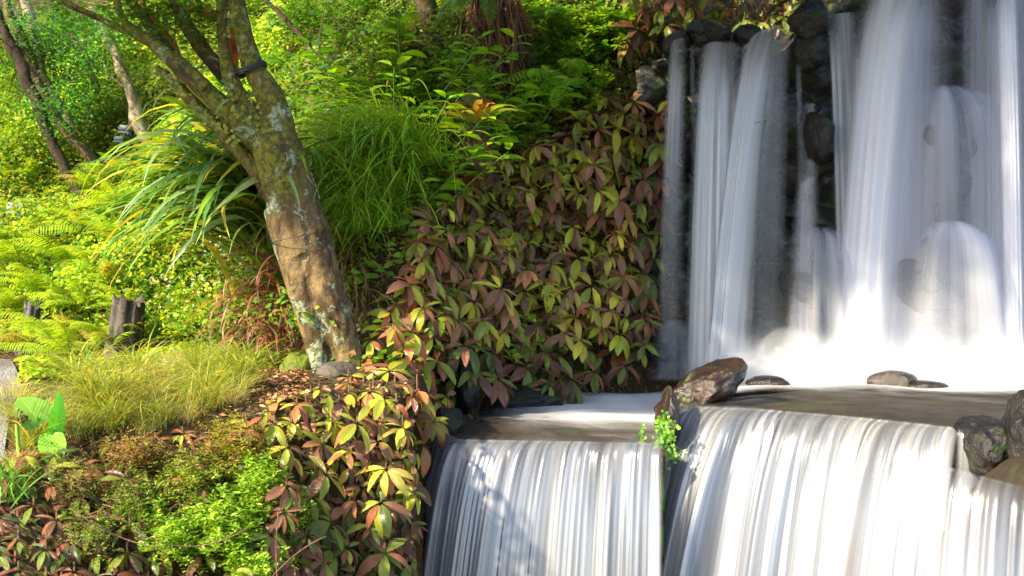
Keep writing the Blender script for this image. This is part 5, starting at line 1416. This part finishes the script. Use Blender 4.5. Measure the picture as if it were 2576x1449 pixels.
# ------------------------------------------------------------------ small-leaved shrubs of the foreground
SMP = leafproto(.36, 3, 2, .2, .25, .55, .9)
M_SMALL = leaf_mat('small_glossy_leaf', .35, .3, .55, tint=(1.2, 1.3, .4), var=.2)
def smallshrub(u, v, wpx, hpx, n, cols, label, seed, leaf=.028, up=.25, off=.22, name='small_leaf_shrub', p=None, per=8, mat=None, tw=(.11, .07, .04)):
    r = np.random.default_rng(seed)
    q = hit(u, v + hpx * .35, 4.4)
    t = thing(name, q, label, 'shrub')
    tm = MB(); lm_ = MB(); tips = []
    s_ = q[1] / F
    for i in range(n):
        # a tip inside a rounded crown, joined to the root by a bent twig
        du = r.normal(0, .42) * wpx * s_; dz = r.normal(0, .42) * hpx * s_
        g = math.exp(-.5 * ((du / (wpx * s_ * .6)) ** 2))
        uu = u + du / s_; vv = v - dz / s_
        h_ = hit(uu, vv, 4.4)
        if h_ is None: continue
        c = P(uu, vv, h_[1] - off * r.uniform(.3, 1.3) * g)
        bs = q + (h_ - q) * r.uniform(.3, .9)
        bs[2] = float(H(bs[0], bs[1])) - .01
        m1 = bs * .5 + c * .5 + (r.normal(0, .03), -.03, .02)
        if i % 2 == 0: tm.tube([bs, m1, c], [.0045, .003, .0015], 4, palette(1, [tw, (.2, .13, .07)], .25, r)[0])
        tips.append(c)
        for _ in range(2): tips.append(c + r.normal(0, .035, 3))
    tips = np.array(tips)
    pts = np.repeat(tips, per, 0)
    a = np.tile(np.arange(per) * 2.4, len(tips)) + np.repeat(r.uniform(0, 6, len(tips)), per)
    el = r.uniform(-.2, .9, len(a))
    f = np.stack([np.cos(a) * np.cos(el), np.sin(a) * np.cos(el), np.sin(el)], 1)
    lm_.inst(SMP, frames(f, roll=r.normal(0, .3, len(a)), scale=leaf * r.uniform(.6, 1.15, len(a))), pts + f * .003 - np.array([0, 0, 1]) * (np.tile(np.arange(per), len(tips)) * .003)[:, None], palette(len(a), cols, .2, r, p))
    tm.build('twigs', M_TWIG, t); lm_.build('leaves', mat or M_SMALL, t)
GL = [(.26, .48, .03), (.36, .56, .04), (.15, .30, .02), (.46, .56, .08)]
GLD = [(.18, .32, .03), (.28, .42, .04), (.10, .20, .03)]
smallshrub(560, 1320, 120, 90, 210, GL, 'lime green small-leaved shrub in the centre of the foreground bank', 501, .030)
smallshrub(650, 1210, 80, 80, 130, GL, 'small-leaved shrub reaching up right towards the bronze leaves', 502, .028)
smallshrub(430, 1330, 90, 70, 110, GL, 'small-leaved shrub left of the lime green one', 503, .026)
smallshrub(640, 1430, 80, 40, 110, GL, 'bright small-leaved shrub at the bottom edge of the picture', 504, .028)
smallshrub(470, 1190, 90, 50, 110, [(.24, .30, .03), (.34, .36, .04), (.16, .22, .02)], 'yellow green small-leaved shrub among the bronze leaves of the bank', 505, .024)
smallshrub(600, 1105, 110, 50, 170, [(.36, .34, .04), (.26, .30, .03), (.30, .16, .04)], 'yellowish fine-leaved shrub at the top of the foreground bank', 506, .020)
smallshrub(330, 1130, 110, 45, 150, [(.36, .22, .06), (.30, .30, .05), (.34, .14, .04)], 'dry orange brown fine-leaved shrub on the foreground bank', 507, .015, per=7)
smallshrub(190, 1200, 90, 60, 150, [(.26, .16, .06), (.16, .17, .04), (.22, .24, .05)], 'brownish twiggy shrub at the left of the foreground bank', 508, .014, per=7)
smallshrub(330, 1250, 80, 70, 130, GLD + [(.22, .14, .05)], 'dull green twiggy shrub in front of the dry orange one', 509, .016)
smallshrub(230, 1330, 80, 60, 90, GLD + [(.2, .12, .05)], 'dark sparse shrub in the shade at the lower left', 510, .017)
smallshrub(750, 1300, 50, 60, 60, GLD, 'thin green shrub between the bronze leaves at the bottom', 511, .022)
tuft('grass_tuft', hit(10, 1260, 4.4), 60, .28, [(.10, .28, .03), (.16, .34, .05)], 'dark green grass tuft at the lower left edge', 'grass tuft', None, 512, w=2.5)
# moneywort hanging from the rock between the curtains
m = MB(); sm_ = MB(); r = np.random.default_rng(91)
mw = thing('creeping_plant', P(1668, 1050, 6.98), 'bright lime creeping plant hanging from the rock between the lower curtains', 'creeping plant')
for i in range(12):
    a = P(1668 + r.normal(0, 14), 1035 + r.uniform(0, 40), 7.0); L = r.uniform(.05, .24)
    C = [a + (r.normal(0, .012) * k * 2, -.02 * k, -L * k) for k in np.linspace(0, 1, 8)]
    sm_.tube(C, .0014, 4, (.18, .22, .05))
    n = 20
    pt = np.array([C[r.integers(8)] for _ in range(n)]) + r.normal(0, .008, (n, 3))
    an = r.uniform(0, 6.283, n)
    m.inst(leafproto(.9, 4, 4, .15, .1, .5, .6), frames(np.stack([np.cos(an), -.5 + 0 * an, np.sin(an)], 1), np.tile([0, -1., .3], (n, 1)), scale=r.uniform(.012, .024, n)), pt, palette(n, [(.18, .42, .02), (.26, .46, .03), (.10, .28, .02)], .15, r))
m.build('leaves', M_SMALL, mw); sm_.build('stems', M_TWIG, mw)
# twigs arching in the foreground shade
m = MB()
for (a, b_, c) in (((330, 1330), (470, 1420), (620, 1330)), ((820, 1350), (740, 1380), (660, 1480)), ((700, 1290), (690, 1400), (700, 1480)), ((180, 1280), (300, 1370), (420, 1380))):
    C = [P(a[0] * (1 - k) ** 2 + 2 * b_[0] * k * (1 - k) + c[0] * k * k, a[1] * (1 - k) ** 2 + 2 * b_[1] * k * (1 - k) + c[1] * k * k, 5.35 - .02 * math.sin(k * 9)) for k in np.linspace(0, 1, 14)]
    m.tube(C, .0024, 5, (.13, .08, .05))
tag(m.build('bare_twigs', M_TWIG), kind='stuff')

# bushes of the hillside
MG = [(.13, .29, .02), (.20, .35, .02), (.08, .18, .02), (.27, .33, .02)]
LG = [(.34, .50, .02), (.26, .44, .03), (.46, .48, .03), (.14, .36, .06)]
G6 = 'green bushes covering the bank right of the big tree'
for i, (u, v) in enumerate([(700, 60), (760, 120), (820, 60), (900, 40), (980, 80), (760, 220), (840, 180), (920, 140), (1010, 180), (830, 270), (900, 230), (960, 200), (1060, 200), (880, 310), (1140, 180), (1340, 250), (1400, 150), (1480, 60), (1350, 120), (1320, 330), (790, 330), (950, 10)]):
    smallshrub(u, v, 75, 60, 34, MG if i % 3 else MG[:2] + [(.09, .22, .08)], 'mid green bush of small hanging leaves on the bank above the grass mound', 600 + i, .060, off=.35, name='bush', per=7, mat=M_COVER)
G7 = 'lime bushes on the sunlit left slope'
for i, (u, v) in enumerate([(60, 430), (130, 480), (230, 450), (300, 430), (360, 400), (420, 430), (100, 560), (200, 540), (470, 330), (520, 400), (30, 600), (180, 720), (280, 660), (90, 740), (420, 560), (350, 700), (450, 740), (30, 340), (200, 380), (560, 400)]):
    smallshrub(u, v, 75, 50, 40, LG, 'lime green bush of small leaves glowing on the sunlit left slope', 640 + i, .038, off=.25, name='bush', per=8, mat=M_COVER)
for o in list(COL.objects):
    if o.name.split('.')[0] == 'bush': o['group'] = G6 if 'mid green' in o['label'] else G7

for i, (u, v) in enumerate([(1300, 60), (1370, 30), (1420, 60), (1520, 40), (1580, 60), (1450, 110), (1340, 200), (1290, 280), (1380, 250), (1500, 200)]):
    smallshrub(u, v, 60, 50, 26, [(.24, .46, .03), (.34, .48, .03), (.14, .34, .03)], 'bright leafy bush between the dead fronds and the top of the leafy bank', 700 + i, .065, off=.45, name='leafy_bush', per=7, mat=M_COVER)
for o in list(COL.objects):
    if o.name.split('.')[0] == 'leafy_bush': o['group'] = 'bright bushes at the top beside the falls'
# ------------------------------------------------------------------ camera, light
cam = bpy.data.cameras.new('camera'); cam.lens = 50; cam.sensor_width = 36; cam.clip_end = 2000; cam.clip_start = .05
cam.dof.use_dof = True; cam.dof.focus_distance = 7.6; cam.dof.aperture_fstop = 4.0
co = bpy.data.objects.new('camera', cam); link(co); co.rotation_euler = (R(90), 0, 0); co.location = (0, 0, 0)
S.camera = co
w = bpy.data.worlds.new('World'); S.world = w; w.use_nodes = True
SUN_DIR = Vector((-.80, -.50, .62)).normalized()
elev = math.asin(SUN_DIR.z); az = math.atan2(SUN_DIR.x, SUN_DIR.y)
nt = w.node_tree
sky = nt.nodes.new('ShaderNodeTexSky'); sky.sky_type = 'NISHITA'; sky.sun_disc = False
sky.sun_elevation = elev; sky.sun_rotation = az; sky.air_density = 1.; sky.dust_density = 1.5
bg = nt.nodes['Background']; bg.inputs[1].default_value = .15
nt.links.new(sky.outputs[0], bg.inputs[0])
sl = bpy.data.lights.new('sun', 'SUN'); sl.energy = 5.; sl.angle = R(2.); sl.color = (1, .87, .62)
so = bpy.data.objects.new('sun', sl); link(so); so.rotation_euler = SUN_DIR.to_track_quat('Z', 'Y').to_euler(); so.location = (-20, -12, 15)
S.render.engine = 'CYCLES'
S.cycles.transparent_max_bounces = 24; S.cycles.max_bounces = 7; S.cycles.diffuse_bounces = 4; S.cycles.glossy_bounces = 3
S.cycles.volume_bounces = 2
S.cycles.use_denoising = True
S.view_settings.view_transform = 'Standard'; S.view_settings.look = 'None'; S.view_settings.gamma = 1
S.view_settings.exposure = EXPO
S.render.resolution_x = 1024; S.render.resolution_y = 576
